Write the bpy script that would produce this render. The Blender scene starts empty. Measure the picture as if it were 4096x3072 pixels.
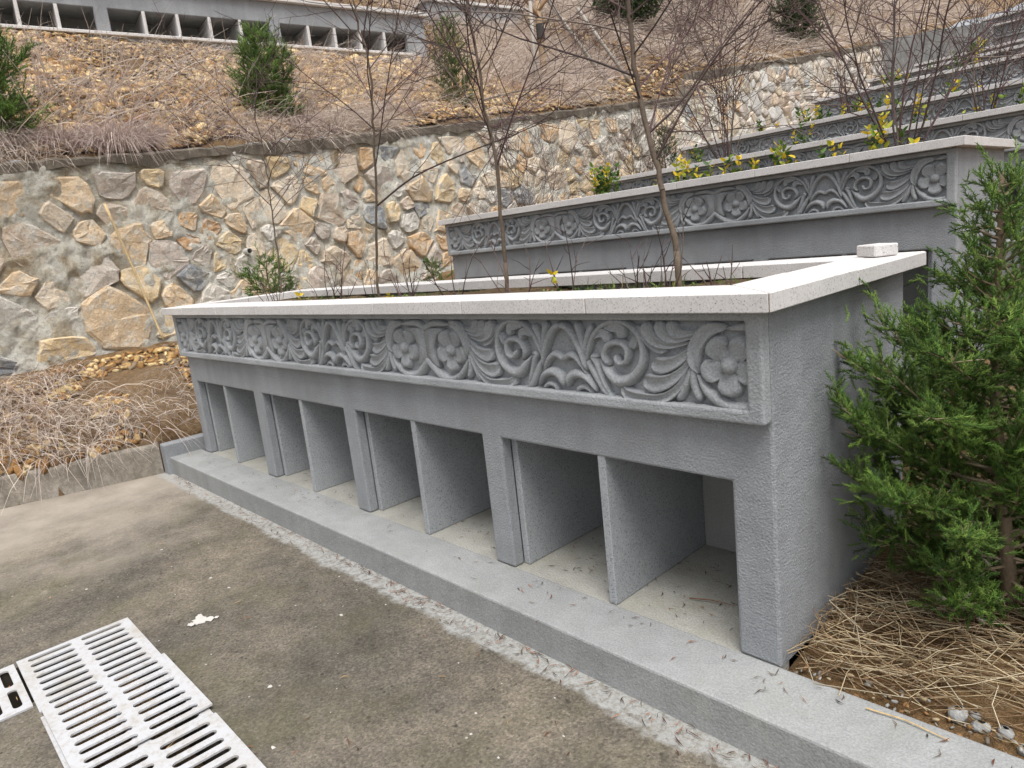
import bpy, bmesh, math, random
import numpy as np
from mathutils import Vector, Matrix

# ------------------------------------------------------------------ camera, sky, sun, exposure
scene = bpy.context.scene
COL = scene.collection
cam_d = bpy.data.cameras.new('camera'); cam = bpy.data.objects.new('camera', cam_d); COL.objects.link(cam)
CAM = Vector((0.8647, -1.7307, 1.2867))
_f = Vector((-0.722, 0.663, -0.197)).normalized()
_r = Vector((0.688, 0.717, -0.107)); _r = (_r - _f * _r.dot(_f)).normalized()
_u = _r.cross(_f)
cam.matrix_world = Matrix(((_r.x, _u.x, -_f.x, CAM.x), (_r.y, _u.y, -_f.y, CAM.y), (_r.z, _u.z, -_f.z, CAM.z), (0, 0, 0, 1)))
cam_d.sensor_width = 36.0; cam_d.lens = 2779.4 / 4096 * 36.0
cam_d.clip_start = 0.05; cam_d.clip_end = 400
scene.camera = cam

SUN_EL, SUN_AZ = math.radians(66), math.radians(122)      # azimuth clockwise from +y
world = bpy.data.worlds.new('World'); scene.world = world; world.use_nodes = True
wn = world.node_tree; wn.nodes.clear()
sky = wn.nodes.new('ShaderNodeTexSky'); sky.sky_type = 'NISHITA'; sky.sun_disc = False
sky.sun_elevation = SUN_EL; sky.sun_rotation = SUN_AZ; sky.air_density = 1.0; sky.dust_density = 4.0; sky.ozone_density = 1.0
hs = wn.nodes.new('ShaderNodeHueSaturation'); hs.inputs['Saturation'].default_value = 0.20
bg = wn.nodes.new('ShaderNodeBackground'); bg.inputs['Strength'].default_value = 0.09
wo = wn.nodes.new('ShaderNodeOutputWorld')
wn.links.new(sky.outputs[0], hs.inputs['Color']); wn.links.new(hs.outputs[0], bg.inputs[0]); wn.links.new(bg.outputs[0], wo.inputs[0])
sun_d = bpy.data.lights.new('sun', 'SUN'); sun_d.energy = 1.5; sun_d.angle = math.radians(35); sun_d.color = (1.0, 0.97, 0.93)
sun = bpy.data.objects.new('sun', sun_d); COL.objects.link(sun)
_sd = Vector((math.sin(SUN_AZ) * math.cos(SUN_EL), math.cos(SUN_AZ) * math.cos(SUN_EL), math.sin(SUN_EL)))
sun.rotation_euler = _sd.to_track_quat('Z', 'Y').to_euler()
vs = scene.view_settings
vs.view_transform = 'Standard'; vs.look = 'None'; vs.gamma = 1.0; vs.use_curve_mapping = False; vs.exposure = 1.03

random.seed(7); RNG = np.random.default_rng(11)
def S(*c):                                   # sRGB 0-255 -> linear
    return tuple(((x / 255) / 12.92 if x / 255 <= .04045 else ((x / 255 + .055) / 1.055) ** 2.4) for x in c)

# ------------------------------------------------------------------ materials
class NT:
    def __init__(s, name, rough=.85):
        s.m = bpy.data.materials.new(name); s.m.use_nodes = True; s.t = s.m.node_tree
        s.b = s.t.nodes['Principled BSDF']; s.b.inputs['Roughness'].default_value = rough
        s.b.inputs['Specular IOR Level'].default_value = .3
        s.geo = s.t.nodes.new('ShaderNodeNewGeometry').outputs['Position']
    def n(s, t, **k):
        o = s.t.nodes.new(t)
        for a, v in k.items(): setattr(o, a, v)
        return o
    def l(s, a, b): s.t.links.new(a, b)
    def noise(s, scale, detail=4, rough=.6, vec=None, dist=0):
        o = s.n('ShaderNodeTexNoise'); o.inputs['Scale'].default_value = scale; o.inputs['Detail'].default_value = detail
        o.inputs['Roughness'].default_value = rough; o.inputs['Distortion'].default_value = dist
        s.l(vec or s.geo, o.inputs['Vector']); return o.outputs['Fac']
    def voro(s, scale, vec=None, feature='F1'):
        o = s.n('ShaderNodeTexVoronoi', feature=feature); o.inputs['Scale'].default_value = scale
        s.l(vec or s.geo, o.inputs['Vector']); return o.outputs['Distance'], o.outputs['Color']
    def ramp(s, fac, stops):
        o = s.n('ShaderNodeValToRGB'); e = o.color_ramp.elements
        while len(e) < len(stops): e.new(.5)
        for k, (p, c) in zip(e, stops):
            k.position = p; k.color = (*(c if isinstance(c, tuple) else (c, c, c)), 1)
        s.l(fac, o.inputs[0]); return o.outputs[0]
    def mix(s, fac, a, b, mode='MIX'):
        o = s.n('ShaderNodeMix', data_type='RGBA', blend_type=mode)
        for i, v in ((0, fac), (6, a), (7, b)):
            if isinstance(v, (int, float)): o.inputs[i].default_value = v
            elif isinstance(v, tuple): o.inputs[i].default_value = (*v, 1)
            else: s.l(v, o.inputs[i])
        return o.outputs[2]
    def math(s, op, a, b=None):
        o = s.n('ShaderNodeMath', operation=op)
        for i, v in ((0, a), (1, b)):
            if v is None: continue
            if isinstance(v, (int, float)): o.inputs[i].default_value = v
            else: s.l(v, o.inputs[i])
        return o.outputs[0]
    def mapr(s, v, a, b, c=0, d=1):
        o = s.n('ShaderNodeMapRange'); s.l(v, o.inputs[0])
        for i, x in enumerate((a, b, c, d)): o.inputs[i + 1].default_value = x
        return o.outputs[0]
    def scaled(s, sx, sy, sz):
        o = s.n('ShaderNodeMapping'); o.inputs['Scale'].default_value = (sx, sy, sz); s.l(s.geo, o.inputs[0]); return o.outputs[0]
    def bump(s, h, strength, dist, prev=None):
        o = s.n('ShaderNodeBump'); o.inputs['Strength'].default_value = strength; o.inputs['Distance'].default_value = dist
        s.l(h, o.inputs['Height'])
        if prev is not None: s.l(prev, o.inputs['Normal'])
        return o.outputs[0]
    def done(s, col, nrm=None):
        if isinstance(col, tuple): s.b.inputs['Base Color'].default_value = (*col, 1)
        else: s.l(col, s.b.inputs['Base Color'])
        if nrm is not None: s.l(nrm, s.b.inputs['Normal'])
        return s.m

def mat_stucco(name, c, grain=1.0, stain=.5):
    t = NT(name, .9)
    big = t.ramp(t.noise(1.7, 5, .65), [(.3, .80), (.7, 1.12)])
    streak = t.ramp(t.noise(3.0, 4, .6, t.scaled(3.2, 3.2, .35)), [(.35, .92), (.65, 1.04)])
    fine = t.ramp(t.noise(150, 3, .7), [(.3, .78), (.7, 1.18)])
    col = t.mix(1, t.mix(1, t.mix(1, c, big, 'MULTIPLY'), fine, 'MULTIPLY'), streak, 'MULTIPLY')
    damp = t.ramp(t.noise(2.1, 6, .7), [(.52, 0.0), (.75, stain)])
    col = t.mix(damp, col, tuple(x * y for x, y in zip(c, (.78, .74, .62))))
    b = t.bump(t.noise(135, 3, .6), .8 * grain, .006)
    b = t.bump(t.noise(14, 3), .25, .02, b)
    return t.done(col, b)

def mat_granite(name, base, dark, light, stain=.35):
    t = NT(name, .75)
    n1 = t.ramp(t.noise(170, 4, .8), [(.36, dark), (.45, base), (.58, base), (.68, light)])
    d, _ = t.voro(105); sp = t.ramp(d, [(.14, 1.0), (.26, 0.0)])
    sel = t.ramp(t.noise(60, 1), [(.5, 0.0), (.56, .9)])
    col = t.mix(t.math('MULTIPLY', sp, sel), n1, tuple(x * .55 for x in dark))
    wide = t.ramp(t.noise(2.6, 5, .7), [(.35, .88), (.7, 1.06)])
    col = t.mix(1, col, wide, 'MULTIPLY')
    st = t.ramp(t.noise(7, 6, .72), [(.58, 0.0), (.78, stain)])
    col = t.mix(st, col, S(150, 138, 122))
    return t.done(col, t.bump(t.noise(300, 2), .25, .002))

def mat_attr(name, rough=.85, var=.25, scale=40, bumps=0.3, attr=True, sub=0):
    """colour from a colour attribute (attr) or from the object's own colour, broken up by noise"""
    t = NT(name, rough)
    if attr:
        a = t.n('ShaderNodeAttribute'); a.attribute_name = 'tint'; c = a.outputs['Color']
    else:
        c = t.n('ShaderNodeObjectInfo').outputs['Color']
    nz = t.ramp(t.noise(scale, 4, .65), [(.28, 1 - var), (.72, 1 + var)])
    col = t.mix(1, c, nz, 'MULTIPLY')
    nr = t.bump(t.noise(scale * 1.6, 4, .6), bumps, .4 / scale) if bumps else None
    m = t.done(col, nr)
    if sub:
        t.b.inputs['Subsurface Weight'].default_value = 0
        tr = t.n('ShaderNodeBsdfTranslucent'); t.l(col, tr.inputs['Color'])
        mx = t.n('ShaderNodeMixShader'); mx.inputs[0].default_value = sub
        t.l(t.b.outputs[0], mx.inputs[1]); t.l(tr.outputs[0], mx.inputs[2])
        t.l(mx.outputs[0], t.t.nodes['Material Output'].inputs['Surface'])
    return m

M = {}
M['stucco'] = mat_stucco('grey_stucco', S(153, 156, 160), 1.15, .35)
M['relief'] = mat_stucco('grey_relief_stucco', S(165, 168, 171), .9, .10)
M['ledge'] = mat_stucco('painted_ledge', S(152, 154, 154), .6, .45)
M['inner'] = mat_stucco('niche_render', S(160, 160, 157), .7, .5)
M['niche_floor'] = mat_stucco('dusty_niche_floor', S(164, 163, 156), .7, .8)
M['granite'] = mat_granite('pale_granite', S(212, 209, 207), S(160, 158, 158), S(230, 227, 225), .22)
M['slab'] = mat_granite('grey_granite', S(162, 165, 168), S(100, 104, 110), S(196, 198, 200), .15)
M['joint'] = NT('joint_mortar').done(S(176, 160, 148))

def mat_concrete():
    t = NT('path_concrete', .9)
    big = t.ramp(t.noise(.9, 6, .68, dist=.6), [(.28, S(82, 78, 71)), (.44, S(106, 100, 91)), (.58, S(124, 116, 103)), (.74, S(146, 136, 121))])
    mid = t.ramp(t.noise(7, 6, .72), [(.3, .68), (.7, 1.2)])
    col = t.mix(1, big, mid, 'MULTIPLY')
    grit = t.ramp(t.noise(95, 4, .8), [(.30, .55), (.48, .96), (.56, 1.04), (.72, 1.5)])
    col = t.mix(1, col, grit, 'MULTIPLY')
    _, vc = t.voro(150); bw = t.n('ShaderNodeRGBToBW'); t.l(vc, bw.inputs[0])
    col = t.mix(1, col, t.ramp(bw.outputs[0], [(.2, .74), (.45, .97), (.6, 1.03), (.85, 1.32)]), 'MULTIPLY')
    d, _ = t.voro(26); pore = t.ramp(d, [(.10, 1.0), (.22, 0.0)])
    sel = t.ramp(t.noise(17.0, 3), [(.50, 0.0), (.56, .9)])
    col = t.mix(t.math('MULTIPLY', pore, sel), col, S(58, 56, 52))
    # mossy green-brown film, and a washed pale patch by the kerb
    moss = t.ramp(t.noise(2.3, 5, .7), [(.48, 0.0), (.7, .45)])
    col = t.mix(moss, col, S(92, 90, 64))
    sx = t.n('ShaderNodeSeparateXYZ'); t.l(t.geo, sx.inputs[0])
    g = t.math('ADD', t.mapr(sx.outputs[0], -2.4, -4.3, 0, 1), t.math('MULTIPLY', t.math('SUBTRACT', t.noise(1.5, 5, .7), .5), 1.7))
    pale = t.mapr(g, .35, 1.15, 0, .8)
    col = t.mix(pale, col, S(178, 168, 156))
    # pale paint dribbled along the foot of the plinth: ragged-edged and worn
    wob = t.math('ADD', t.math('MULTIPLY', t.noise(3.1, 4, .6), .14), t.math('MULTIPLY', t.noise(26, 5, .75), .09))
    edge = t.math('ADD', sx.outputs[1], wob)                       # grows towards the plinth
    pm_ = t.mapr(edge, -.232, -.205, 0, 1)
    wear = t.ramp(t.noise(38, 5, .75), [(.36, .25), (.52, .95)])
    pc = t.mix(t.ramp(t.noise(60, 4, .7), [(.4, 0.0), (.75, .6)]), S(166, 167, 165), S(126, 121, 111))
    col = t.mix(t.math('MULTIPLY', pm_, wear), col, pc)
    fl_, _ = t.voro(11); fleck = t.math('MULTIPLY', t.ramp(fl_, [(.035, 1.0), (.06, 0.0)]), t.ramp(t.noise(4.3, 2), [(.52, 0.0), (.56, .7)]))
    col = t.mix(fleck, col, S(196, 192, 184))
    b = t.bump(t.noise(95, 4, .8), .8, .008); b = t.bump(t.noise(9, 4), .3, .02, b)
    return t.done(col, b)
M['path'] = mat_concrete()

def mat_old_concrete(name, c1, c2, c3):
    t = NT(name, .92)
    col = t.ramp(t.noise(3.2, 6, .7, dist=.5), [(.3, c1), (.5, c2), (.7, c3)])
    col = t.mix(1, col, t.ramp(t.noise(40, 4, .7), [(.3, .75), (.7, 1.2)]), 'MULTIPLY')
    st = t.ramp(t.noise(4, 5, .7, t.scaled(2.5, 2.5, .4)), [(.45, 0.0), (.65, .5)])
    col = t.mix(st, col, tuple(x * .55 for x in c1))
    return t.done(col, t.bump(t.noise(60, 4, .7), .6, .012))
M['kerb'] = mat_old_concrete('old_kerb_concrete', S(122, 115, 105), S(152, 145, 134), S(172, 166, 156))
M['coping'] = mat_old_concrete('weathered_coping', S(84, 78, 70), S(112, 104, 93), S(140, 131, 118))
M['far_wall'] = mat_old_concrete('far_concrete', S(130, 132, 132), S(150, 151, 150), S(165, 165, 163))

def mat_mortar():
    t = NT('wall_mortar', .95)
    col = t.ramp(t.noise(2.2, 6, .72, dist=.8), [(.30, S(156, 136, 106)), (.40, S(198, 186, 164)), (.5, S(222, 218, 205)), (.68, S(234, 232, 224))])
    col = t.mix(1, col, t.ramp(t.noise(38, 7, .82), [(.34, .55), (.5, .98), (.66, 1.12)]), 'MULTIPLY')
    rust = t.ramp(t.noise(6, 5, .7), [(.56, 0.0), (.74, .5)])
    col = t.mix(rust, col, S(166, 138, 100))
    b = t.bump(t.noise(38, 7, .82), 1.0, .032); b = t.bump(t.noise(110, 4, .75), .8, .010, b)
    return t.done(col, b)
M['mortar'] = mat_mortar()

def mat_stone():
    t = NT('rubble_stone', .9)
    c = t.n('ShaderNodeObjectInfo').outputs['Color']
    col = t.mix(1, c, t.ramp(t.noise(9, 6, .7, dist=1.0), [(.28, .76), (.5, 1.0), (.72, 1.18)]), 'MULTIPLY')
    rust = t.ramp(t.noise(5.5, 5, .7), [(.56, 0.0), (.74, .4)])
    col = t.mix(rust, col, S(186, 146, 100))
    film = t.ramp(t.noise(9, 7, .82), [(.47, 0.0), (.62, .9)])
    col = t.mix(film, col, S(206, 202, 192))
    col = t.mix(1, col, t.ramp(t.noise(70, 4, .7), [(.3, .78), (.7, 1.15)]), 'MULTIPLY')
    b = t.bump(t.noise(16, 6, .75), .9, .035); b = t.bump(t.noise(70, 4, .7), .6, .010, b)
    return t.done(col, b)
M['stone'] = mat_stone()

def mat_earth():
    t = NT('hillside_earth', .95)
    col = t.ramp(t.noise(1.6, 7, .72, dist=.7), [(.28, S(104, 80, 52)), (.45, S(142, 112, 76)), (.6, S(166, 138, 102)), (.75, S(184, 164, 138))])
    col = t.mix(1, col, t.ramp(t.noise(26, 5, .75), [(.28, .55), (.72, 1.25)]), 'MULTIPLY')
    litter = t.ramp(t.noise(.7, 4, .6), [(.45, 0.0), (.65, .55)])
    col = t.mix(litter, col, S(140, 124, 108))
    b = t.bump(t.noise(22, 6, .75), 1.0, .07); b = t.bump(t.noise(90, 4), .7, .016, b)
    return t.done(col, b)
M['earth'] = mat_earth()
def mat_soil():
    t = NT('bed_soil', .95)
    col = t.ramp(t.noise(12, 6, .75), [(.3, S(74, 60, 44)), (.55, S(112, 92, 66)), (.75, S(140, 118, 88))])
    return t.done(col, t.bump(t.noise(60, 5, .75), 1.0, .03))
M['soil'] = mat_soil()
M['chips'] = mat_attr('scree_chips', .9, .28, 30, .6)
M['chip_obj'] = mat_attr('loose_rock', .9, .3, 22, .7, attr=False)
M['grass'] = mat_attr('dry_grass', .8, .15, 30, 0, sub=.2)
M['leaf'] = mat_attr('leaf_green', .5, .15, 60, 0, sub=.25)
M['needle'] = mat_attr('juniper_foliage', .65, .18, 45, 0, sub=.18)
M['bark'] = mat_attr('bark', .85, .25, 60, .5)
M['litter'] = mat_attr('dead_leaf', .85, .2, 60, 0)
M['plain'] = mat_attr('plain_painted', .7, .08, 30, .1, attr=False)

def mat_plastic():
    t = NT('white_plastic', .42)
    col = t.mix(t.ramp(t.noise(6, 6, .7), [(.5, 0.0), (.72, .7)]), S(188, 189, 192), S(164, 156, 141))
    col = t.mix(t.ramp(t.noise(45, 5, .75), [(.5, 0.0), (.72, .65)]), col, S(150, 140, 124))
    return t.done(col, t.bump(t.noise(90, 3), .12, .003))
M['plastic'] = mat_plastic()
def mat_paint():
    t = NT('spilt_paint', .8)
    col = t.mix(t.ramp(t.noise(20, 5, .7), [(.45, 0.0), (.7, .8)]), S(192, 193, 190), S(150, 145, 134))
    return t.done(col, t.bump(t.noise(140, 3), .5, .004))
M['paint'] = mat_paint()
t = NT('splash_white', .7); M['splash'] = t.done(t.mix(t.noise(60), S(184, 181, 175), S(206, 203, 198)))
t = NT('channel_wall', .95); M['channel'] = t.done(t.mix(t.noise(12), S(52, 48, 42), S(84, 78, 68)))

# ------------------------------------------------------------------ mesh helpers
def link(name, me, mat, parent=None, loc=None, smooth=False):
    o = bpy.data.objects.new(name, me); COL.objects.link(o)
    if mat is not None and not me.materials: me.materials.append(mat)
    if parent is not None: o.parent = parent
    if loc is not None: o.location = loc
    if smooth: me.shade_smooth()
    return o
def tag(o, label, cat, group=None, kind=None):
    if label: o['label'] = label
    if cat: o['category'] = cat
    if group: o['group'] = group
    if kind: o['kind'] = kind
    return o
def thing(name, label, cat, loc=(0, 0, 0), rz=0, group=None):
    o = bpy.data.objects.new(name, None); COL.objects.link(o); o.location = loc; o.rotation_euler = (0, 0, rz)
    o.empty_display_size = .1
    return tag(o, label, cat, group)
def mesh_np(name, V, F, tint=None):
    """V (n,3); F (m,3) or (m,4); tint (n,3)"""
    V = np.asarray(V, np.float32); F = np.asarray(F, np.int32); me = bpy.data.meshes.new(name)
    k = F.shape[1]; me.vertices.add(len(V)); me.vertices.foreach_set('co', V.ravel())
    me.loops.add(F.size); me.loops.foreach_set('vertex_index', F.ravel())
    me.polygons.add(len(F)); me.polygons.foreach_set('loop_start', np.arange(0, F.size, k, dtype=np.int32))
    me.update(calc_edges=True)
    if tint is not None:
        a = me.color_attributes.new('tint', 'FLOAT_COLOR', 'POINT')
        a.data.foreach_set('color', np.concatenate([np.asarray(tint, np.float32), np.ones((len(V), 1), np.float32)], 1).ravel())
    return me
class MB:
    def __init__(s): s.v = []; s.f = []; s.c = []
    def add(s, vs, fs, c=None):
        o = len(s.v); s.v += [tuple(p) for p in vs]; s.f += [tuple(i + o for i in f) for f in fs]
        if c is not None: s.c += [c] * len(vs)
        return s
    def box(s, x0, x1, y0, y1, z0, z1):
        return s.add([(x0, y0, z0), (x1, y0, z0), (x1, y1, z0), (x0, y1, z0), (x0, y0, z1), (x1, y0, z1), (x1, y1, z1), (x0, y1, z1)],
                     [(3, 2, 1, 0), (4, 5, 6, 7), (0, 1, 5, 4), (1, 2, 6, 5), (2, 3, 7, 6), (3, 0, 4, 7)])
    def prism(s, poly, z0, z1):
        n = len(poly); vs = [(x, y, z0) for x, y in poly] + [(x, y, z1) for x, y in poly]
        return s.add(vs, [tuple(range(n - 1, -1, -1)), tuple(range(n, 2 * n))] + [(i, (i + 1) % n, n + (i + 1) % n, n + i) for i in range(n)])
    def tube(s, pts, rad, sides=6, c=None, cap=True):
        pts = [Vector(p) for p in pts]; n = len(pts); vs = []; up = Vector((.3, .1, 1)).normalized()
        for i, p in enumerate(pts):
            t = (pts[min(i + 1, n - 1)] - pts[max(i - 1, 0)]).normalized()
            a = t.cross(up)
            if a.length < .05: a = t.cross(Vector((1, 0, 0)))
            a.normalize(); b = t.cross(a)
            for k in range(sides):
                w = 2 * math.pi * k / sides; vs.append(p + (a * math.cos(w) + b * math.sin(w)) * rad[i])
        fs = [(i * sides + k, i * sides + (k + 1) % sides, (i + 1) * sides + (k + 1) % sides, (i + 1) * sides + k) for i in range(n - 1) for k in range(sides)]
        if cap and sides > 2: fs += [tuple(range(sides - 1, -1, -1)), tuple((n - 1) * sides + k for k in range(sides))]
        return s.add(vs, fs, c)
    def mesh(s, name):
        me = bpy.data.meshes.new(name); me.from_pydata(s.v, [], s.f); me.update()
        if s.c and len(s.c) == len(s.v):
            a = me.color_attributes.new('tint', 'FLOAT_COLOR', 'POINT')
            a.data.foreach_set('color', np.concatenate([np.asarray(s.c, np.float32), np.ones((len(s.v), 1), np.float32)], 1).ravel())
        return me
    def build(s, name, mat, parent=None, smooth=False, loc=None):
        return link(name, s.mesh(name), mat, parent, loc, smooth)
def bevel(o, w, seg=1):
    m = o.modifiers.new('bevel', 'BEVEL'); m.width = w; m.segments = seg; m.limit_method = 'ANGLE'; m.angle_limit = math.radians(40)
    return o
def copy_tree(o, parent=None):
    c = o.copy(); COL.objects.link(c); c.parent = parent
    for ch in list(o.children): copy_tree(ch, c)
    return c
def instance_join(tv, tf, mats, locs, tints=None, tvt=None):
    """join N copies of a template; mats (N,3,3), locs (N,3), tints (N,3); tvt (nv,) brightness per template vertex"""
    tv = np.asarray(tv, float); tf = np.asarray(tf, int); N = len(locs)
    V = np.einsum('nij,vj->nvi', mats, tv) + np.asarray(locs)[:, None, :]
    F = (tf[None] + (np.arange(N) * len(tv))[:, None, None]).reshape(-1, tf.shape[1])
    T = None
    if tints is not None:
        T = np.repeat(np.asarray(tints)[:, None, :], len(tv), 1)
        if tvt is not None: T = T * np.asarray(tvt)[None, :, None]
        T = T.reshape(-1, 3)
    return V.reshape(-1, 3), F, T
def rot_batch(z, roll=None):
    """matrices whose local z axis is the given directions (N,3)"""
    z = z / np.linalg.norm(z, axis=1, keepdims=True)
    h = np.where(np.abs(z[:, 2:3]) > .95, np.array([[1., 0, 0]]), np.array([[0, 0, 1.]]))
    x = np.cross(h, z); x /= np.linalg.norm(x, axis=1, keepdims=True); y = np.cross(z, x)
    if roll is not None:
        c, s_ = np.cos(roll)[:, None], np.sin(roll)[:, None]; x, y = x * c + y * s_, -x * s_ + y * c
    return np.stack([x, y, z], 2)
def catmull(P, n):
    P = np.asarray(P, float); Q = np.vstack([2 * P[0] - P[1], P, 2 * P[-1] - P[-2]]); m = len(P) - 1; out = []
    for k in range(n):
        u = k / (n - 1) * m; i = min(int(u), m - 1); t = u - i; a, b, c, d = Q[i:i + 4]
        out.append(.5 * (2 * b + (c - a) * t + (2 * a - 5 * b + 4 * c - d) * t * t + (3 * b - a - 3 * c + d) * t ** 3))
    return np.array(out)
_pn = RNG.uniform(-1, 1, (64, 64))
def vnoise(x, y):                            # cheap tiling value noise on arrays
    x = np.asarray(x, float); y = np.asarray(y, float); xi = np.floor(x).astype(int); yi = np.floor(y).astype(int)
    fx = x - xi; fy = y - yi; fx = fx * fx * (3 - 2 * fx); fy = fy * fy * (3 - 2 * fy)
    g = lambda a, b: _pn[a % 64, b % 64]
    return (g(xi, yi) * (1 - fx) + g(xi + 1, yi) * fx) * (1 - fy) + (g(xi, yi + 1) * (1 - fx) + g(xi + 1, yi + 1) * fx) * fy
def fbm(x, y, o=4): return sum(vnoise(x * 2 ** k + 7 * k, y * 2 ** k + 3 * k) / 2 ** k for k in range(o))

# ------------------------------------------------------------------ the lie of the land
WX=-6.1
WT_Y=[-12,-.6,.77,2.66,4.67,9.13,9.6,9.9,14.1,20,30,60]
WT_Z=[1.6,2.36,2.47,2.65,2.876,3.42,3.47,3.89,4.54,5.5,7.5,14]
FL_Y=[-12,-.25,-.04,.0,.9,1.5,2.45,2.6,5.3,8.0,10.8,13.5,16.2,20,30,60]
FL_Z=[-.35,-.35,-.035,-.02,.06,.35,.42,.42,.84,1.36,2.0,2.55,3.1,3.9,6.5,15]
def sm(a,b,x):
    t=np.clip((x-a)/(b-a),0,1); return t*t*(3-2*t)
def wtop(y): return np.interp(y,WT_Y,WT_Z)
def wbase(y): return np.where(y<3.7,.75+.065*(y-.4),wtop(y)-1.72-.0*y)
def terr(x,y):
    x=np.asarray(x,float);y=np.asarray(y,float)
    fl=np.interp(y,FL_Y,FL_Z)
    kx=np.where(y<-.2,-4.75+.27*(y+.27),-4.75)   # kerb line
    zk=np.where(y<0,.08,np.maximum(.08,fl-.02))
    t=np.clip((kx-x)/(kx-WX),0,1)
    mid=zk+(wbase(y)-zk)*(t**.85)
    fl=np.where((x<np.where(y<1.2,-.03,-.33)),fl-.55,fl)
    low=np.where(x>kx,np.where(y<-.22,-.35,fl),mid)
    s=np.maximum(-6.25-x,0); zt=wtop(y)-.04
    xs=9.54-.138*y-6.25   # s at upper structure front
    zpl=4.34
    k=np.maximum((zpl-zt)/np.maximum(xs,.5),.3)
    a=zt+k*np.minimum(s,xs)+.62*np.maximum(s-xs-1.5,0)
    b=zt+.56*s
    w=sm(6.3,7.6,y)
    up=a*(1-w)+b*w
    return np.where(x<-6.2,up,low)

# ------------------------------------------------------------------ ground, slopes, path, kerb
def axis(segs):
    out = []
    for a, b, st in segs: out += list(np.arange(a, b - 1e-6, st))
    return np.array(out + [segs[-1][1]])
def terrain(name, xs, ys, amp, mat, sink=0):
    X, Y = np.meshgrid(xs, ys, indexing='ij')
    Zt = terr(X, Y) + amp * (fbm(X * 1.3, Y * 1.3, 5) * .6 + fbm(X * 6, Y * 6, 3) * .22) + sink
    nx, ny = X.shape; V = np.stack([X, Y, Zt], -1).reshape(-1, 3)
    i = np.arange(nx * ny).reshape(nx, ny)
    F = np.stack([i[:-1, :-1], i[1:, :-1], i[1:, 1:], i[:-1, 1:]], -1).reshape(-1, 4)
    return tag(link(name, mesh_np(name, V, F), mat, smooth=True), None, None, kind='structure')
upper_slope = terrain('upper_slope', axis([(-70, -16, 1.5), (-16, -6.21, .09)]), axis([(-14, -3, .5), (-3, 17, .09), (17, 70, .8)]), .10, M['earth'])
lower_ground = terrain('lower_ground', axis([(-6.19, -4.6, .07), (-4.6, -.1, .3), (-.1, 1.6, .05), (1.6, 40, .8)]), axis([(-14, -2.6, .4), (-2.6, 2.5, .06), (2.5, 17, .2), (17, 70, 1)]), .03, M['earth'])

PZ = -.13
def sheet(name, xs, ys, hole, z, mat, depth=.0):
    mb = MB()
    for i in range(len(xs) - 1):
        for j in range(len(ys) - 1):
            if hole(i, j): continue
            mb.add([(xs[i], ys[j], z), (xs[i + 1], ys[j], z), (xs[i + 1], ys[j + 1], z), (xs[i], ys[j + 1], z)], [(0, 1, 2, 3)])
    return mb
pm = sheet('path', [-9, -2.37, -2.03, 1.2, 30], [-14, -1.95, -1.50, -1.18, -.2], lambda i, j: (i in (1, 2) and j == 2) or (i == 1 and j == 1), PZ, None)
path = tag(pm.build('path', M['path']), None, None, kind='structure')
ch = MB()
ch.add([(-2.37, -1.95, -.4), (1.2, -1.95, -.4), (1.2, -1.18, -.4), (-2.37, -1.18, -.4)], [(0, 1, 2, 3)])
def wallq(a, b): ch.add([(*a, -.4), (*b, -.4), (*b, PZ - .001), (*a, PZ - .001)], [(0, 1, 2, 3)])
for a, b in [((-2.37, -1.95), (-2.37, -1.18)), ((-2.37, -1.18), (1.2, -1.18)), ((1.2, -1.18), (1.2, -1.5)), ((1.2, -1.5), (-2.03, -1.5)), ((-2.03, -1.5), (-2.03, -1.95)), ((-2.03, -1.95), (-2.37, -1.95))]: wallq(a, b)
ch.build('drain_channel', M['channel'], path)
# low concrete kerb between the path and the bank
kb = MB(); ky = np.linspace(-9, -.27, 40); kx = -4.72 + .27 * (ky + .27)
for k in range(len(ky)):
    w = .012 * vnoise(ky[k] * 3, 1.5)
    kb.v += [(kx[k] + w, ky[k], PZ - .05), (kx[k] + w - .01, ky[k], .095 + w), (kx[k] - .17 + w, ky[k], .10 - w), (kx[k] - .19, ky[k], PZ - .05)]
for k in range(len(ky) - 1):
    a = 4 * k; kb.f += [(a, a + 4, a + 5, a + 1), (a + 1, a + 5, a + 6, a + 2), (a + 2, a + 6, a + 7, a + 3)]
n_ = len(kb.v) - 4; kb.f += [(n_, n_ + 1, n_ + 2, n_ + 3)]
kerb = tag(bevel(kb.build('kerb', M['kerb']), .02, 2), None, None, kind='structure')

# ------------------------------------------------------------------ rubble retaining wall
wall = thing('stone_wall', 'long rubble stone retaining wall holding up the scree slope', 'stone wall', (WX, 0, 0))
WY0, WY1 = -5.0, 24.0
yy = np.concatenate([np.arange(WY0, -2, .1), np.arange(-2, 12, .03), np.arange(12, WY1, .1)]); tt = np.linspace(0, 1, 66)
Yg, Tg = np.meshgrid(yy, tt, indexing='ij'); z0 = wbase(Yg) - .35; z1 = wtop(Yg) - .03
Zg = z0 + (z1 - z0) * Tg
def batter(y, z): return -.06 * (z - wbase(y))                  # the wall leans back slightly
Xg = batter(Yg, Zg) + .000 + .024 * fbm(Yg * 3.2, Zg * 3.2, 4) + .020 * vnoise(Yg * 17, Zg * 17) + .010 * vnoise(Yg * 31, Zg * 31)
i = np.arange(Yg.size).reshape(Yg.shape)
F = np.stack([i[:-1, :-1], i[1:, :-1], i[1:, 1:], i[:-1, 1:]], -1).reshape(-1, 4)
link('mortar', mesh_np('mortar', np.stack([Xg, Yg, Zg], -1).reshape(-1, 3), F), M['mortar'], wall, smooth=True)
cp = MB()
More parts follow.
